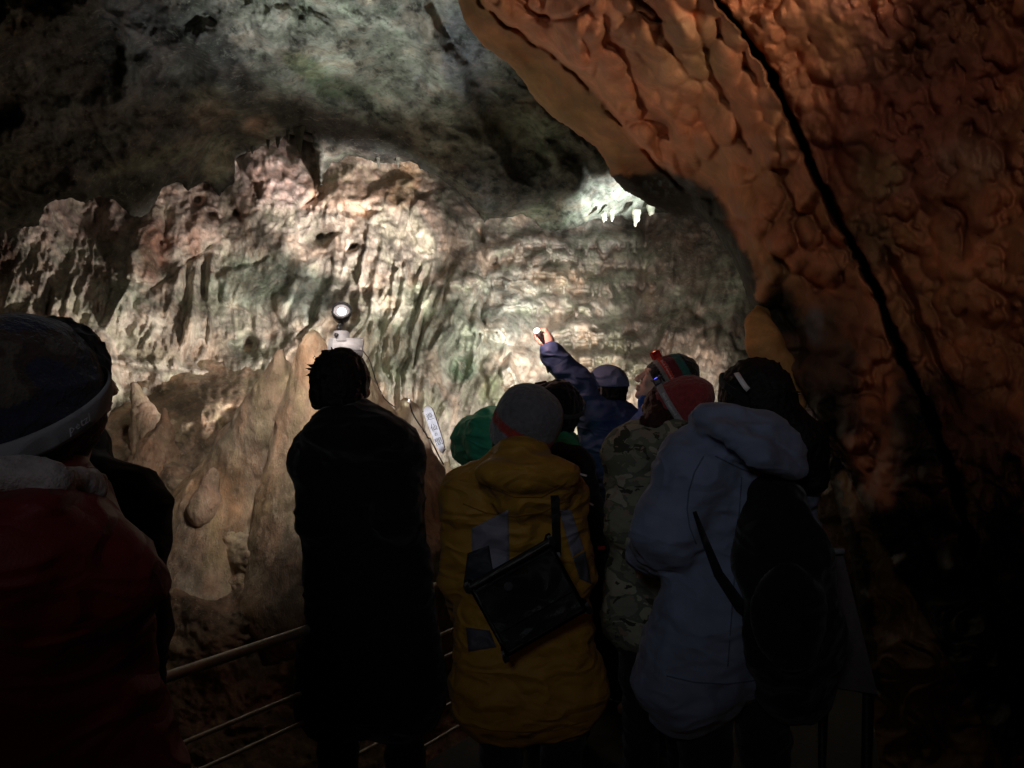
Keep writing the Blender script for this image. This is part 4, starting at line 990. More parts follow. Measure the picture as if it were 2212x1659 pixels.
g = Field(hc-.25, hc+.25, .0055)
g.ell(hatc+ax*.022, (.098, .108, .128), R5, .02); g.ell(hatc+ax*.09, (.07, .075, .075), R5, .04)
g.plane(hatc-ax*.052, -ax); g.noise(.0035, (16, 16, 16), 3, True)
def cf(V):
    s = (V-hatc)@ax; c = np.ones((len(V), 3))*np.array((.012, .014, .02))
    c[s > -.014] = (.26, .26, .27); c[s > .030] = (.16, .022, .035); c[s > .072] = (.03, .16, .15); c[s > .108] = (.012, .013, .015); return c
sdf_obj('beanie', g, M['knit'], r5, cf)
g = Field(P(1475, 880, 3.65)-.16, P(1475, 880, 3.65)+.16, .008)
g.chain([P(1445, 860, 3.62), P(1475, 862, 3.65), P(1505, 875, 3.68)], [.06, .055, .03], .03); g.noise(.006, 30, 3, True, 3); sdf_obj('hair', g, M['hair'], r5, (.012, .007, .006))
headlamp('red strap headlamp with a glowing orange lamp, on the striped beanie', hatc, R5, .107, .117, .016, 0, .0115, (.62, .06, .03), math.radians(92), 'redglow', 'Black Diamond', math.radians(152), .017, 0, 0, flip=1, hcol=(.5, .03, .02), hs=.85)

# ---- 6. red beanie and camouflage jacket ------------------------------------
hc = P(1448, 884, 3.0); Rh = frame((-.72, .62, .34))
J = stand(1415, 3.0, yaw=.6, R=Rh, sw=.2)
J['head'] = hc; J['neck'] = P(1446, 950, 3.0); J['shL'] = P(1372, 985, 2.95); J['shR'] = P(1500, 960, 3.15); J['chest'] = P(1425, 1020, 3.02); J['pelvis'] = P(1420, 1250, 3.02)
J['elL'] = P(1362, 1130, 2.93); J['haL'] = P(1360, 1215, 3.1); J['elR'] = P(1540, 1130, 3.25); J['haR'] = P(1450, 1150, 3.4)
J['hiL'] = P(1385, 1270, 3.0); J['hiR'] = P(1470, 1270, 3.05); J['knL'] = P(1385, 1470, 3.0); J['knR'] = P(1475, 1465, 3.05); J['anL'] = P(1385, 1678, 3.0); J['anR'] = P(1480, 1665, 3.05)
def ex(g): g.ell(P(1450, 945, 2.96), (.16, .11, .07), None, .05)
r6, _ = make_person('p', 'person in a camouflage jacket and dusky red beanie, between guide and blue coat', J, puff=.032, hem=.02, hemz=.72, extra=ex, jmat='camo', jseed=6, wr=.014, wsc=(5, 5, 10))
ax = unit([.80, -.25, .52]); fr = unit(np.array([-.5, .0, .80])-ax*np.dot(ax, [-.5, 0, .80])); R6 = np.stack([np.cross(fr, ax), fr, ax], 1); hatc = hc+np.array([.004, -.005, .0])
g = Field(hc-.27, hc+.27, .0065)
g.ell(hatc+ax*.03, (.095, .100, .125), R6, .02); g.ell(hatc+ax*.10, (.062, .06, .07), R6, .05); g.plane(hatc-ax*.045, -ax); g.noise(.004, (15, 15, 15), 3, True)
sdf_obj('beanie', g, M['knit'], r6, (.30, .05, .055))
g = Field(hc-.24, hc+.24, .007)
g.ell(hc, (.085, .105, .10), Rh, .02); g.chain([hc-ax*.05+[0, -.04, 0], P(1412, 915, 2.93), P(1402, 935, 2.95)], [.065, .045, .028], .03); g.noise(.006, (34, 34, 16), 3, True, 3)
sdf_obj('hair', g, M['hair'], r6, (.035, .012, .010))
headlamp('grey strap headlamp with a small blue light, on the red beanie', hatc, R6, .101, .106, .012, 0, .0125, (.33, .34, .37), math.radians(78), 'blueglow', 'Black Diamond', math.radians(160), .016, 0, 0, flip=1, hcol=(.25, .25, .3), hs=.9)

# ---- 7. pale blue coat, right ---------------------------------------------
hc = P(1622, 874, 2.38); Rh = frame((-.62, .72, .12))
J = stand(1600, 2.35, yaw=.5, R=Rh, sw=.2)
J['head'] = hc; J['neck'] = P(1612, 950, 2.36); J['shL'] = P(1505, 1000, 2.32); J['shR'] = P(1690, 1030, 2.45); J['chest'] = P(1600, 1060, 2.38); J['pelvis'] = P(1580, 1330, 2.36)
J['elL'] = P(1442, 1150, 2.30); J['haL'] = P(1408, 1200, 2.50); J['elR'] = P(1720, 1220, 2.5); J['haR'] = P(1640, 1200, 2.7)
J['hiL'] = P(1525, 1350, 2.35); J['hiR'] = P(1640, 1350, 2.4); J['knL'] = P(1520, 1610, 2.35); J['knR'] = P(1650, 1600, 2.4); J['anL'] = P(1520, 1905, 2.35); J['anR'] = P(1660, 1885, 2.4)
def ex(g):
    Rq = frame((.25, -.85, -.30)); Rr = np.stack([unit([.93, -.1, -.36]), unit([.05, -.95, .25]), unit(np.cross(unit([.93, -.1, -.36]), unit([.05, -.95, .25])))], 1)
    g.ell(P(1612, 938, 2.24), (.165, .085, .075), Rr, .012); g.chain([P(1505, 900, 2.30), P(1560, 930, 2.17), P(1640, 980, 2.13), P(1716, 1010, 2.20)], [.022, .030, .034, .030], .012); g.ell(P(1695, 975, 2.24), (.055, .08, .06), None, .02)
    g.cap(J['shL'], J['elL'], .095, .085, .05); g.cap(J['elL'], P(1400, 1190, 2.46), .085, .055, .05)
    g.cap(P(1530, 1330, 2.34), P(1480, 1470, 2.33), .16, .15, .06)
r7, jk7 = make_person('p', 'person in a pale blue hooded coat with black hair, in front of the rock', J, jacket=(.20, .24, .36), puff=.024, hem=.05, hemz=.86, extra=ex, jmat='cloth', jseed=7, wr=.014, wsc=(5, 5, 9))
def hx(g, L): g.chain([L(.02, -.07, -.03), L(.07, -.13, -.10), L(.10, -.17, -.20)], [.07, .075, .05], .04)
hair_cap('hair', r7, hc, Rh, grow=.018, seed=11, back=-.22, extra=hx, bounds=.28, h=.008, spikes=14)
hl = empty('headlamp', hc+[0, 0, .05], 'headlamp strap with one pale reflective strip across the black hair above the pale blue coat', 'headlamp')
band('strap', hl, hc, Rh, .102, .114, .040, .35, .012, .002, M['cloth'], (.012, .012, .014))
bvh7 = None
def arc_strip(name, root, pts, w, mat, col):
    pts = [np.array(p) for p in pts]; V = []; Fc = []; n = len(pts)
    for i, p in enumerate(pts):
        t = unit(pts[min(i+1, n-1)]-pts[max(i-1, 0)]); s = unit(np.cross(t, [0, 1, 0]))
        for a, b in ((-1, 0), (1, 0), (1, .004), (-1, .004)): V.append(p+s*w*a+np.array([0, b, 0]))
    for i in range(n-1):
        for k in range(4): Fc.append((i*4+k, i*4+4+k, i*4+4+(k+1) % 4, i*4+(k+1) % 4))
    Fc += [(0, 1, 2, 3), tuple((n-1)*4+k for k in (3, 2, 1, 0))]
    return mesh_obj(name, V, Fc, mat, root, col=col)
arc_strip('reflective_strip', hl, [P(1591, 805, 2.262), P(1597, 815, 2.245), P(1604, 826, 2.235), P(1611, 836, 2.232), P(1617, 842, 2.232)], .0075, M['reflect'], None)
bp = empty('backpack', P(1710, 1420, 2.2), 'large black backpack hanging at the right side of the pale blue coat', 'backpack')
g = Field(P(1600, 1600, 2.25)-[.1, .45, .1], P(1800, 1000, 2.25)+[.15, .25, .1], .012)
g.chain([P(1668, 1085, 2.27), P(1690, 1200, 2.22), P(1705, 1370, 2.22), P(1715, 1480, 2.26)], [.09, .12, .135, .11], .05, .9)
g.ell(P(1700, 1330, 2.08), (.10, .06, .14), None, .03); g.noise(.010, 9, 5, True); bo = sdf_obj('pack_body', g, M['cloth'], bp, (.008, .008, .009))
bv7 = bvh_of(jk7)
for pl in ([(1602, 1030), (1594, 1150), (1584, 1280), (1572, 1440)], [(1520, 985), (1500, 1020), (1488, 1060), (1484, 1100), (1490, 1140), (1504, 1175)], [(1440, 1460), (1500, 1474), (1570, 1478), (1630, 1470)], [(1545, 985), (1600, 1012), (1660, 1035), (1705, 1042)]):
    strap('seam', bv7, pl, 1.4, M['cloth'], r7, (.11, .13, .20), off=.004, thick=.003)
strap('shoulder_strap', bv7, [(1500, 1105), (1522, 1165), (1552, 1240), (1600, 1310), (1650, 1350)], 17, M['cloth'], bp, (.008, .008, .01), off=.012, taper=.25)

# ---- 8. red jacket, near left ---------------------------------------------
hc = P(62, 905, 1.16); Rh = frame((.28, .94, .20), -.06)
J = stand(60, 1.16, yaw=-.5, R=Rh, sw=.2)
J['head'] = hc; J['neck'] = P(80, 1075, 1.15); J['shL'] = P(-165, 1330, 1.08); J['shR'] = P(150, 1345, 1.2); J['chest'] = P(30, 1420, 1.15); J['pelvis'] = P(60, 1960, 1.15)
J['elL'] = P(-240, 1750, 1.10); J['haL'] = P(-100, 1900, 1.35); J['elR'] = P(262, 1700, 1.18); J['haR'] = P(290, 1900, 1.40)
J['hiL'] = P(-50, 2010, 1.15); J['hiR'] = P(160, 2010, 1.15); J['knL'] = P(-60, 2500, 1.15); J['knR'] = P(170, 2500, 1.15); J['anL'] = P(-60, 3035, 1.15); J['anR'] = P(180, 3035, 1.15)
def ex(g): g.chain([P(-60, 1130, 1.10), P(60, 1180, 1.04), P(170, 1180, 1.10)], [.05, .065, .05], .05); g.ell(P(60, 1270, 1.12), (.19, .12, .09), None, .06)
r8, jk8 = make_person('p', 'nearest person, in a deep red jacket with white collar and patterned navy beanie', J, jacket=(.16, .010, .012), puff=.03, hem=.02, hemz=.72, extra=ex, jmat='shell', jseed=8, squash=.75, skin=(.34, .17, .14))
g = Field(hc-[.2, .2, .30], hc+[.25, .2, .1], .007)
g.chain([P(-90, 1000, 1.10), P(20, 1020, 1.05), P(110, 1035, 1.06), P(190, 1050, 1.14), P(212, 1050, 1.25)], [.016, .019, .021, .020, .018], .03, 1); g.noise(.006, (28, 28, 28), 3, False, 3); sdf_obj('collar', g, M['knit'], r8, (.40, .34, .34))
def cf(q):
    z = q[:, 2]-.30*q[:, 1]; n = vn3(q[:, 0]*22, q[:, 1]*22, q[:, 2]*34, 4)
    c = np.ones((len(q), 3))*np.array((.022, .024, .048)); c[(z > .075) & (n > -.1)] = (.05, .030, .024); c[(z > .075) & (n > .45)] = (.09, .07, .055)
    c[z < .0] = (.045, .045, .028); c[(z < .0) & (n > .3)] = (.07, .035, .03); return c
beanie(r8, hc, Rh, cf, .106, .124, .130, .030, -.105, 0, tilt=-.05, h=.005)
g = Field(hc-.2, hc+.2, .007); g.ell(hc+Rh@np.array([0, -.045, -.06]), (.078, .070, .075), Rh, .02); g.noise(.005, (40, 40, 18), 3, True, 3); sdf_obj('hair', g, M['hair'], r8, (.03, .028, .018))
headlamp('wide grey strap headlamp round the navy beanie of the red jacketed person', hc, Rh, .112, .130, .012, .30, .0175, (.27, .26, .28), math.radians(112), None, None, 0, hs=1.0)
band_text('logo_print', bpy.data.objects['headlamp.003'], hc, Rh, 'petzl', .018, .1155, .1335, .012, .30, math.radians(-4), M['reflect'], flip=1)

# ---- 9. dark person behind the red jacket -------------------------------------
hc = P(138, 822, 1.72); Rh = frame((.5, .85, .1))
J = stand(150, 1.70, yaw=-.4, R=Rh, sw=.2)
J['head'] = hc; J['neck'] = P(140, 965, 1.72); J['shL'] = P(50, 1080, 1.75); J['shR'] = P(248, 1120, 1.65); J['chest'] = P(150, 1160, 1.7); J['pelvis'] = P(150, 1520, 1.72)
J['elL'] = P(20, 1300, 1.8); J['haL'] = P(120, 1400, 2.0); J['elR'] = P(268, 1370, 1.62); J['haR'] = P(280, 1500, 1.85)
J['hiL'] = P(90, 1550, 1.7); J['hiR'] = P(220, 1550, 1.7); J['knL'] = P(90, 1900, 1.7); J['knR'] = P(220, 1900, 1.7); J['anL'] = P(80, 2325, 1.7); J['anR'] = P(225, 2325, 1.7)
r9, _ = make_person('p', 'person in black, mostly hidden behind the red jacketed person at far left', J, jacket=(.012, .013, .016), puff=.025, hem=.02, jseed=9)
hair_cap('hood', r9, hc, Rh, col=(.008, .009, .013), grow=.012, seed=13, back=-.14, mat='cloth')

# headlamp on the black hood of the green jacketed person
hc = P(1212, 888, 3.55); Rh = frame((-.25, .9, .25))
headlamp('dark grey headlamp on the black hood above the green jacket', hc, Rh, .104, .120, .050, .30, .010, (.05, .05, .055), math.radians(118), None, None, 0, hs=1.2)

# ================================================================== formations
def mpx(px, d): return px/F*d
def cone_thing(name, label, cat, pts, d, mat, col, group=None, amp=.008, h=.010, sc=(9, 9, 5)):
    if group == 'small stalagmites on the left slope':
        hs_ = [q for q in (hit(bvs, pts[-1][0], pts[-1][1], 0), hit(bvm, pts[-1][0], pts[-1][1], 0)) if q is not None]; d = min(q[1] for q in hs_)+.04; pts = [p[:3] for p in pts]
    """pts: (x, y, radius px[, depth])"""
    Q = [P(p[0], p[1], p[3] if len(p) > 3 else d) for p in pts]; rr = [mpx(p[2], p[3] if len(p) > 3 else d) for p in pts]
    A = np.array(Q); m = max(rr)+.06; g = Field(A.min(0)-m, A.max(0)+m, h)
    g.chain(Q, rr, max(min(rr), .01)); g.noise(amp, sc, int(pts[0][0]) % 97, True, 3); g.noise(amp*.5, 30, 7, False, 2)
    o = sdf_obj(name, g, mat, None, col, origin=Q[-1]); return tag(o, label, cat, group)
TAN = (.40, .29, .19)
bvs = BVHTree.FromPolygons(SHEETS['rock_slope'][0].tolist(), SHEETS['rock_slope'][1].tolist())
# the stalagmite bank carrying the lamp
g = Field(P(210, 1520, 4.3)-[0, .5, 0], P(1060, 700, 4.8)+[0, .9, .1], .0165)
def ch(pts, k=.05):
    Q = [P(a, b, c) for a, b, r, c in pts]; g.chain(Q, [mpx(r, c) for a, b, r, c in pts], k)
ch([(607, 762, 5, 4.72), (606, 780, 8, 4.72), (603, 802, 22, 4.76), (597, 850, 46, 4.84), (588, 905, 68, 4.94), (565, 1000, 105, 5.10), (530, 1150, 165, 5.20), (490, 1330, 220, 5.10)], .035)
ch([(677, 728, 9, 4.62), (676, 748, 20, 4.62), (676, 785, 36, 4.66), (672, 900, 66, 4.72), (660, 1100, 100, 4.7), (650, 1300, 120, 4.6)])
ch([(748, 800, 30, 4.5), (756, 850, 58, 4.55), (780, 950, 84, 4.62), (810, 1080, 120, 4.66), (820, 1320, 160, 4.6)])
ch([(877, 874, 7, 4.72), (884, 896, 16, 4.74), (890, 928, 20, 4.76), (893, 965, 32, 4.78), (900, 1015, 46, 4.8), (925, 1150, 84, 4.8), (930, 1350, 110, 4.7)])
ch([(700, 1200, 140, 4.7), (860, 1250, 150, 4.6)])
g.noise(.010, (6, 6, 3.4), 31, True, 3); g.noise(.009, (16, 16, 11), 33, False, 3); g.noise(.005, (34, 34, 30), 35, True, 2)
def mcol(V):
    n = sum(vn3(V[:, 0]*f, V[:, 1]*f, V[:, 2]*f*.6, int(f))*a for f, a in ((3, .22), (7, .25), (16, .22), (34, .2)))
    k = np.clip(1+n*.9, .4, 1.6)[:, None]; w = sst(1.0, 2.2, V[:, 2])[:, None]
    return np.clip((np.array((.33, .25, .18))*(1-w)+np.array((.46, .34, .24))*w)*k*(1+.15*vn3(V[:, 0]*4, V[:, 1]*4, V[:, 2]*3, 9)[:, None]*np.array([1, .2, -.8])), 0, .8)
mound = sdf_obj('stalagmite', g, M['mound'], None, mcol, origin=P(760, 1300, 4.7))
bvm = bvh_of(mound)
tag(mound, 'big tan bank of fused stalagmites with two blunt tips left of the lamp box', 'stalagmite')
cone_thing('stalagmite', 'small pointed brown stalagmite on the left slope, with its dark side facing left', 'stalagmite', [(357, 890, 3), (356, 905, 7), (353, 925, 14), (348, 950, 26), (338, 985, 44), (330, 1020, 50)], 5.5, M['mound'], (.30, .21, .15), 'small stalagmites on the left slope', h=.012, amp=.018)
cone_thing('stalagmite', 'pale narrow stalagmite highest on the left slope', 'stalagmite', [(292, 832, 3), (295, 845, 7), (300, 862, 12), (308, 890, 22), (320, 925, 34), (328, 955, 40)], 5.9, M['mound'], (.36, .27, .20), 'small stalagmites on the left slope', h=.012, amp=.016)
cone_thing('stalagmite', 'rounded reddish stalagmite stump low on the left slope', 'stalagmite', [(460, 1022, 10), (455, 1045, 17), (448, 1080, 28), (440, 1105, 34)], 5.2, M['mound'], (.33, .24, .18), 'small stalagmites on the left slope', h=.012, amp=.009)
cone_thing('flowstone_tongue', 'smooth honey brown flowstone tongue hanging from the edge of the orange rock', 'flowstone', [(1648, 660, 12, 3.75), (1638, 700, 24, 3.55), (1652, 742, 36, 3.5), (1678, 796, 35, 3.5), (1702, 842, 32, 3.5), (1722, 868, 20, 3.5)], 3.5, M['flow'], (.52, .28, .11), amp=.005, h=.008)
cone_thing('rock', 'small pale angular rock lodged just below the honey brown flowstone tongue', 'rock', [(1724, 918, 9), (1745, 902, 13)], 3.3, M['mound'], (.42, .33, .28), amp=.012, h=.007)
ST = [((579, 306), 4, 322, 6.75, 'short dark stalactite at the roof edge, leftmost of the row above the pink wall'), ((600, 300), 5, 320, 6.8, 'short dark stalactite at the roof edge, second from the left above the pink wall'), ((622, 286), 4, 313, 6.85, 'thin dark stalactite at the roof edge, beside the longest one above the pink wall'),
      ((646, 280), 11, 333, 6.85, 'thick dark pointed stalactite, largest of the row at the roof edge above the pink wall'), ((817, 345), 4, 362, 6.95, 'short dark stalactite below the grey roof hollow, left one of two'), ((860, 345), 5, 365, 7.0, 'short dark stalactite below the grey roof hollow, right one of two'), ((545, 320), 4, 333, 6.7, 'tiny dark stalactite at the left corner of the roof opening')]
bvc = BVHTree.FromPolygons(SHEETS['cave_ceiling'][0].tolist(), SHEETS['cave_ceiling'][1].tolist())
for (x, y), r, ty, d, lb in ST:
    h_ = hit(bvc, x, y-5, 0); d = (h_[1]+.02) if h_ is not None else d
    cone_thing('stalactite', lb, 'stalactite', [(x, y-6, r*1.1), (x, y+(ty-y)*.35, r*.75), (x, ty-(ty-y)*.25, r*.36), (x+.5, ty, .9)], d, M['ceil'], (.13, .13, .11), 'dark stalactites along the roof edge', amp=.002, h=.010)
SB = [((1304, 470), 4, 480, 8.6, 'tiny white stalactite, left of a close pair below the lit roof patch'), ((1322, 466), 4, 476, 8.7, 'tiny white stalactite, right of a close pair below the lit roof patch'),
      ((1374, 466), 6, 490, 8.8, 'longest and brightest white stalactite below the lit roof patch'), ((1406, 455), 6, 464, 9.0, 'small white stalactite stub next to the black edge of the orange rock')]
for (x, y), r, ty, d, lb in SB:
    cone_thing('stalactite', lb, 'stalactite', [(x, y-8, r*1.4), (x+1, y+(ty-y)*.35, r*.8), (x-1, ty-5, r*.42), (x, ty, r*.2)], d, M['tite'], (.60, .61, .50), 'white stalactites below the lit roof patch', amp=.010, sc=(14, 14, 9), h=.012)

# ================================================================== lamp, box, sign, panel
fl = empty('floodlight', P(737, 735, 4.26), 'small black floodlight with a lit white lens, standing on the grey box', 'lamp')
ld = unit([.22, -.88, .42]); lc = P(738, 678, 4.28)
mesh_obj('lamp_head', *lathe(lc-ld*.06, ld, [(0, .020), (.006, .034), (.03, .046), (.060, .052), (.105, .054), (.106, .048), (.080, .046), (.079, .030)], 32), M['black'], fl)
mesh_obj('bezel', *lathe(lc+ld*.022, ld, [(0, .045), (.006, .045), (.009, .034), (.004, .031)], 32), M['greybox'], fl)
mesh_obj('lens', *lathe(lc+ld*.0235, ld, [(0, .026), (.004, .025), (.008, .018), (.010, .008)], 32), M['lens'], fl)
mesh_obj('hood', *merge([tube_mesh([lc+ld*(.05)+np.cross(ld, [1, 0, 0])*0+(unit(np.cross([1, 0, 0], ld))*math.sin(a)+np.array([1, 0, 0])*math.cos(a))*.054 for a in np.linspace(.25, math.pi-.25, 14)], .006, 8)]), M['black'], fl)
mesh_obj('yoke', *merge([tube_mesh([lc-ld*.02-[0, 0, .045], P(733, 705, 4.28), P(734, 716, 4.28)], [.014, .015, .012], 12), tube_mesh([P(728, 708, 4.26), P(739, 708, 4.26)], .011, 12)]), M['black'], fl)
mesh_obj('mount', *lathe(P(737, 738, 4.28), (0, 0, 1), [(0, .050), (.008, .051), (.012, .046), (.052, .044), (.060, .036), (.062, .02)], 32), M['greybox'], fl)
mesh_obj('knob', *lathe(P(728, 724, 4.235), (-.2, -1, 0), [(0, .010), (.012, .012), (.018, .010), (.02, .005)], 18), M['black'], fl)
bx = empty('junction_box', P(746, 772, 4.3), 'grey metal box under the small floodlight, on top of the stalagmite bank', 'box')
uz = unit([.03, .22, .97]); ux = unit([1, .22, 0]); uy = np.cross(uz, ux)
bc = P(747, 752, 4.30)
mesh_obj('case', *box_mesh(bc, ux*.096, uy*.055, uz*.046, .12), M['greybox'], bx)
mesh_obj('front_cover', *box_mesh(bc-uy*.058+uz*.006+ux*.010, ux*.082, uy*.005, uz*.034, .3), plain('light_grey_cover', (.46, .46, .50), .5, 0, .1), bx)
for sx in (-1, 1):
    for sz in (-1, 1): mesh_obj('screw', *lathe(bc-uy*.063+uz*(.006+sz*.027)+ux*(.010+sx*.074), -uy, [(0, .0035), (.0015, .003), (.002, .0015)], 10), M['steel'], bx)
bvm = bvh_of(mound)
def cable(label, pts, r):
    out = []
    for i in range(len(pts)-1):
        for s in range(4):
            q = np.array(pts[i])*(1-s/4)+np.array(pts[i+1])*s/4; h = hit(bvm, q[0], q[1], r+.004)
            out.append(np.array(h) if h is not None else P(q[0], q[1], 4.62))
    out = np.array(out)
    for _ in range(3): out[1:-1, 1] = (out[:-2, 1]+out[1:-1, 1]*2+out[2:, 1])/4
    tag(mesh_obj('cable', *tube_mesh(list(out), r, 8), M['cable'], None, origin=out[0]), label, 'cable')
cable('thin dark cable running down from the grey lamp box over the tan rock', [(784, 758), (795, 772), (801, 785), (810, 816), (820, 842), (830, 861), (845, 874), (857, 882)], .0035)
cable('brown cable trailing from the small stalagmite tip to the foot of the white signboard', [(884, 861), (886, 876), (890, 890), (897, 903), (904, 914), (915, 930), (925, 944), (937, 962), (948, 985), (962, 1010)], .0045)
# signboard
sg = empty('signboard', P(958, 985, 4.9), 'narrow white tilted signboard with black Japanese characters, left of the green jacket', 'sign')
A = P(921.5, 878, 4.9); B = P(957, 979, 4.86); up = unit(A-B); nrm = unit([-.22, -1, .05]); rt = unit(np.cross(up, nrm))*-1
if rt[0] < 0: rt = -rt
nrm = unit(np.cross(rt, up)); nrm = nrm if nrm[1] < 0 else -nrm
Ls = np.linalg.norm(A-B); W = .031
prof = []
for i in range(9): a = math.pi*i/8; prof.append((math.cos(a)*W, Ls-.040+math.sin(a)*.040))
prof += [(-W*.97, Ls*.55), (-W*.80, Ls*.15), (-W*.45, .012), (-W*.1, 0), (W*.62, .018), (W*.85, Ls*.25), (W, Ls*.6)]
V = [B+rt*x+up*y+nrm*.001 for x, y in prof]+[B+rt*x+up*y-nrm*.018 for x, y in prof]; n = len(prof)
mesh_obj('board', V, [tuple(range(n)), tuple(range(2*n-1, n-1, -1))]+[(i, i+n, (i+1) % n+n, (i+1) % n) for i in range(n)], plain('wood_edge', (.16, .09, .06), .8), sg, smooth=False)
V2 = [B+rt*x*.985+up*(y if y > .02 else y+.002)+nrm*.0015 for x, y in prof]+[B+rt*x*.985+up*(y if y > .02 else y+.002)+nrm*.004 for x, y in prof]
mesh_obj('white_face', V2, [tuple(range(n)), tuple(range(2*n-1, n-1, -1))]+[(i, i+n, (i+1) % n+n, (i+1) % n) for i in range(n)], M['white'], sg, smooth=False)
GL = {
 'a': [[(.08, .92), (.18, .82)], [(.04, .68), (.2, .68), (.12, .5), (.2, .38), (.1, .22)], [(.0, .12), (.15, .24), (.35, .10), (1.0, .06)], [(.38, .97), (.42, .86)], [(.25, .78), (.57, .78)], [(.38, .78), (.36, .55), (.25, .3)], [(.38, .6), (.54, .6), (.52, .32), (.45, .36)],
       [(.69, .97), (.60, .8)], [(.64, .85), (.94, .85)], [(.64, .68), (.86, .68), (.76, .56)], [(.76, .56), (.76, .25), (.69, .30)], [(.60, .46), (.95, .46)]],
 'b': [[(.33, .98), (.22, .7), (.05, .48)], [(.22, .72), (.22, .02)], [(.66, .94), (.66, .15)], [(.43, .64), (.43, .15), (.92, .15)], [(.92, .68), (.92, .06)]],
 'c': [[(.54, .74), (.42, .34), (.24, .2), (.1, .42), (.24, .72), (.55, .86), (.84, .68), (.88, .42), (.74, .18), (.55, .08)]],
 'd': [[(.08, .97), (.08, .02)], [(.08, .95), (.42, .95), (.42, .62)], [(.08, .79), (.42, .79)], [(.08, .62), (.42, .62)], [(.92, .95), (.92, .04), (.8, .1)], [(.58, .95), (.92, .95)], [(.58, .95), (.58, .62)], [(.58, .79), (.92, .79)], [(.58, .62), (.92, .62)],
       [(.32, .48), (.32, .12)], [(.32, .48), (.68, .48), (.68, .12)], [(.32, .3), (.68, .3)], [(.32, .12), (.68, .12)]]}
for key, yy, sz, sw in (('a', Ls-.068, .044, .0028), ('b', Ls-.142, .042, .0036), ('c', Ls-.188, .022, .0020), ('d', Ls-.238, .046, .0030)):
    V, Fc = [], []
    for st_ in GL[key]:
        for (ax_, ay_), (bx_, by_) in zip(st_[:-1], st_[1:]):
            a_ = np.array([(ax_-.5)*sz, (ay_-.5)*sz*1.05]); b_ = np.array([(bx_-.5)*sz, (by_-.5)*sz*1.05]); t_ = (b_-a_)/(np.linalg.norm(b_-a_)+1e-9); n2 = np.array([-t_[1], t_[0]]); a_ = a_-t_*sw*.4; b_ = b_+t_*sw*.4
            k = len(V)
            for pz in (.0045+.00003*len(V)/4, .0052+.00003*len(V)/4):
                for q_ in (a_-n2*sw*.5, b_-n2*sw*.42, b_+n2*sw*.42, a_+n2*sw*.5): V.append(B+rt*q_[0]+up*(q_[1]+yy)+nrm*pz)
            Fc += [(k+4, k+5, k+6, k+7), (k, k+1, k+5, k+4), (k+1, k+2, k+6, k+5), (k+2, k+3, k+7, k+6), (k+3, k, k+4, k+7)]
    mesh_obj('character', V, Fc, M['ink'], sg, smooth=False)
tag(mesh_obj('sign_bracket', *tube_mesh([P(905, 898, 4.95), P(911, 890, 4.94), P(917, 889, 4.91)], .004, 8), M['black'], None, origin=P(905, 898, 4.95)), 'thin black bent wire bracket left of the top of the white signboard', 'bracket')
# information board on the right
ib = empty('information_board', P(1850, 1640, 2.5), 'dim grey information board standing at the foot of the right rock', 'sign')
q = [P(1746, 1206, 2.62), P(1822, 1200, 2.58), P(1896, 1500, 2.36), P(1797, 1484, 2.40)]; nn = unit(np.cross(q[1]-q[0], q[3]-q[0])); nn = nn if nn[1] < 0 else -nn
def quad_slab(q, n_, t): return [tuple(p) for p in q]+[tuple(p-n_*t) for p in q], [(0, 3, 2, 1), (4, 5, 6, 7), (0, 1, 5, 4), (1, 2, 6, 5), (2, 3, 7, 6), (3, 0, 4, 7)]
mesh_obj('panel', *quad_slab(q, nn, .02), M['panel'], ib, smooth=False)
mesh_obj('top_rail', *box_mesh(P(1783, 1192, 2.59), (q[1]-q[0])*.5, (0, .015, 0), (0, 0, .009), .2), M['greybox'], ib)
for a, b in ((q[0], q[3]), (q[1], q[2])):
    mesh_obj('post', *tube_mesh([a+[0, .05, 0], b+[0, .06, 0], [b[0], b[1]+.1, 0]], .018, 10), M['black'], ib)
# railing
rl = empty('railing', (-.98, 2.29, 0), 'brushed steel railing of several horizontal pipes running from the left behind the black coat', 'railing')
def rp(t, z): return np.array([-.98+.68*t, 2.29+t, z])
for z, r in ((.774, .0170), (.561, .0078), (.458, .0072), (.244, .0072), (.125, .0072)):
    mesh_obj('rail', *tube_mesh([rp(t, z) for t in np.linspace(-.9, 1.75, 8)], r, 14), M['steel'], rl)
for t in (-.6, .52, 1.6):
    mesh_obj('post', *tube_mesh([rp(t, -.1)+[-.0, .0, 0], rp(t, .765)], .016, 12), M['steel'], rl)
# ------------------------------------------------------------------ ground
def slab_obj(name, x0, y0, x1, y1, z0, z1, mat, kind='structure', bumpy=0):
    nx, ny = 60, 60
    X, Y = np.meshgrid(np.linspace(x0, x1, nx), np.linspace(y0, y1, ny))
    Z = np.full(X.shape, z1)+(bumpy*fbm(X*1.3, Y*1.3, 4, 9) if bumpy else 0)
    V = np.stack([X, Y, Z], -1).reshape(-1, 3); i = np.arange(nx*ny).reshape(ny, nx)
    fs = np.stack([i[:-1, :-1].ravel(), i[:-1, 1:].ravel(), i[1:, 1:].ravel(), i[1:, :-1].ravel()], 1)
    return tag(mesh_obj(name, V, fs, mat, col=(.2, .16, .12)), kind=kind)
slab_obj('ground', -14, -4, 16, 16, -1.2, -1.1, M['mound'], bumpy=.15)
dpoly = [(-2.62, .0), (-1.02, 2.35), (-.28, 3.45), (.55, 4.5), (1.3, 5.3), (3.4, 5.3), (3.4, -.4), (-2.62, -.4)]
dk = ([(x, y, 0) for x, y in dpoly]+[(x, y, -.12) for x, y in dpoly], [tuple(range(8))[::-1], tuple(range(8, 16))]+[(i, (i+1) % 8, (i+1) % 8+8, i+8) for i in range(8)])
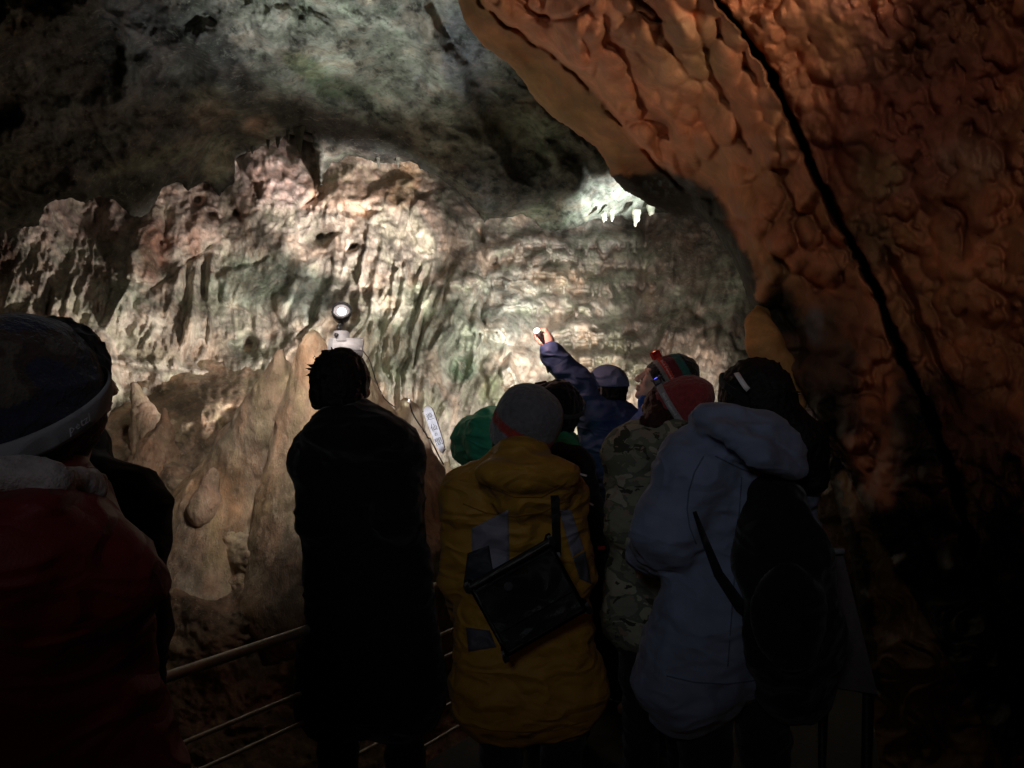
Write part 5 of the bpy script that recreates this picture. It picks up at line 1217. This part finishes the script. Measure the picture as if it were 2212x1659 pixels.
tag(mesh_obj('walkway', *dk, M['deck'], smooth=False), kind='structure')

# ------------------------------------------------------------------ light
w = bpy.data.worlds.new('World'); SC.world = w; w.use_nodes = True
bg = w.node_tree.nodes['Background']
sky = w.node_tree.nodes.new('ShaderNodeTexSky'); sky.sky_type = 'NISHITA'; sky.sun_disc = False; sky.sun_elevation = math.radians(2); sky.sun_rotation = math.radians(180)
w.node_tree.links.new(sky.outputs[0], bg.inputs[0]); bg.inputs[1].default_value = WORLD = .003
def lamp(name, typ, loc, power, col, target=None, size=.05, spot=90, blend_=.5):
    l = bpy.data.lights.new(name, typ); l.energy = power; l.color = col
    if typ == 'AREA': l.size = size
    else: l.shadow_soft_size = size
    if typ == 'SPOT': l.spot_size = math.radians(spot); l.spot_blend = blend_
    o = bpy.data.objects.new(name, l); COL.objects.link(o); o.location = tuple(map(float, loc))
    if target is not None:
        d = Vector(tuple(map(float, target)))-o.location; o.rotation_euler = d.to_track_quat('-Z', 'Y').to_euler()
    return o
def aim(p, az, el):
    a, e = math.radians(az), math.radians(el); return (p[0]+math.sin(a)*math.cos(e), p[1]+math.cos(a)*math.cos(e), p[2]+math.sin(e))
L1 = (.45, 4.6, 1.6)
lamp('wall_floodlight', 'SPOT', L1, 270, (1, .94, .89), aim(L1, -24, 6), .22, 60, .5)
lamp('wall_floodlight_upper', 'SPOT', L1, 620, (1, .94, .89), aim(L1, -4, 13), .15, 30, .7)
lamp('upper_wall_spot', 'SPOT', (.2, 4.6, 1.2), 2250, (1, .88, .83), (.2-.395*4, 4.6+.766*4, 1.2+.505*4), .05, 25, .6)
L2 = (-.6, 5.2, 1.3)
lamp('wall_floodlight_left', 'SPOT', L2, 560, (1, .90, .83), aim(L2, -50, 7), .14, 54, .4)
L3 = (1.0, 4.8, 1.4)
lamp('wall_floodlight_right', 'SPOT', L3, 340, (1, .94, .87), aim(L3, -4, 5), .22, 64, .6)
lamp('slope_lamp', 'SPOT', (-.9, 3.3, 2.3), 120, (1, .86, .74), P(520, 930, 5.2), .12, 80, 1.0)
lamp('box_spot', 'SPOT', P(745, 676, 4.2), 20, (.93, .98, 1), P(1150, 60, 3.6), .03, 90, .8)
lamp('ceiling_floodlight', 'SPOT', (-.6, 4.6, 1.5), 225, (.95, .99, .98), (-.92, 4.95, 3.85), .12, 76, 1.0)
lamp('hidden_lamp', 'SPOT', P(1490, 570, 7.6), 330, (.97, 1, .98), P(1340, 420, 8.5), .08, 60, 1.0)
lamp('overhang_lamp', 'SPOT', (1.05, 1.3, 2.3), 54, (1, .87, .72), P(1170, 120, 3.5), .04, 64, 1.0)
lamp('overhang_fill', 'SPOT', (.3, -.3, 2.3), 21, (1, .84, .70), P(1850, 40, 2.6), .08, 64, 1.0)  # added fill for the right part of the overhang, no fixture
lamp('torch_light', 'POINT', TORCH, 2.2, (1, .55, .45), None, .01)
lamp('sign_fill', 'SPOT', (-.42, 3.0, 1.66), 120, (.93, .95, 1), P(936, 925, 4.9), .02, 10, .6)  # unseen spot added to brighten the signboard, worn by nobody
lamp('people_fill', 'SPOT', (-.5, -1.0, 2.5), 31, (.86, .92, 1), (.2, 3, 1.88), .25, 57, 1.0)  # unseen fill added behind the camera to lift the people's backs
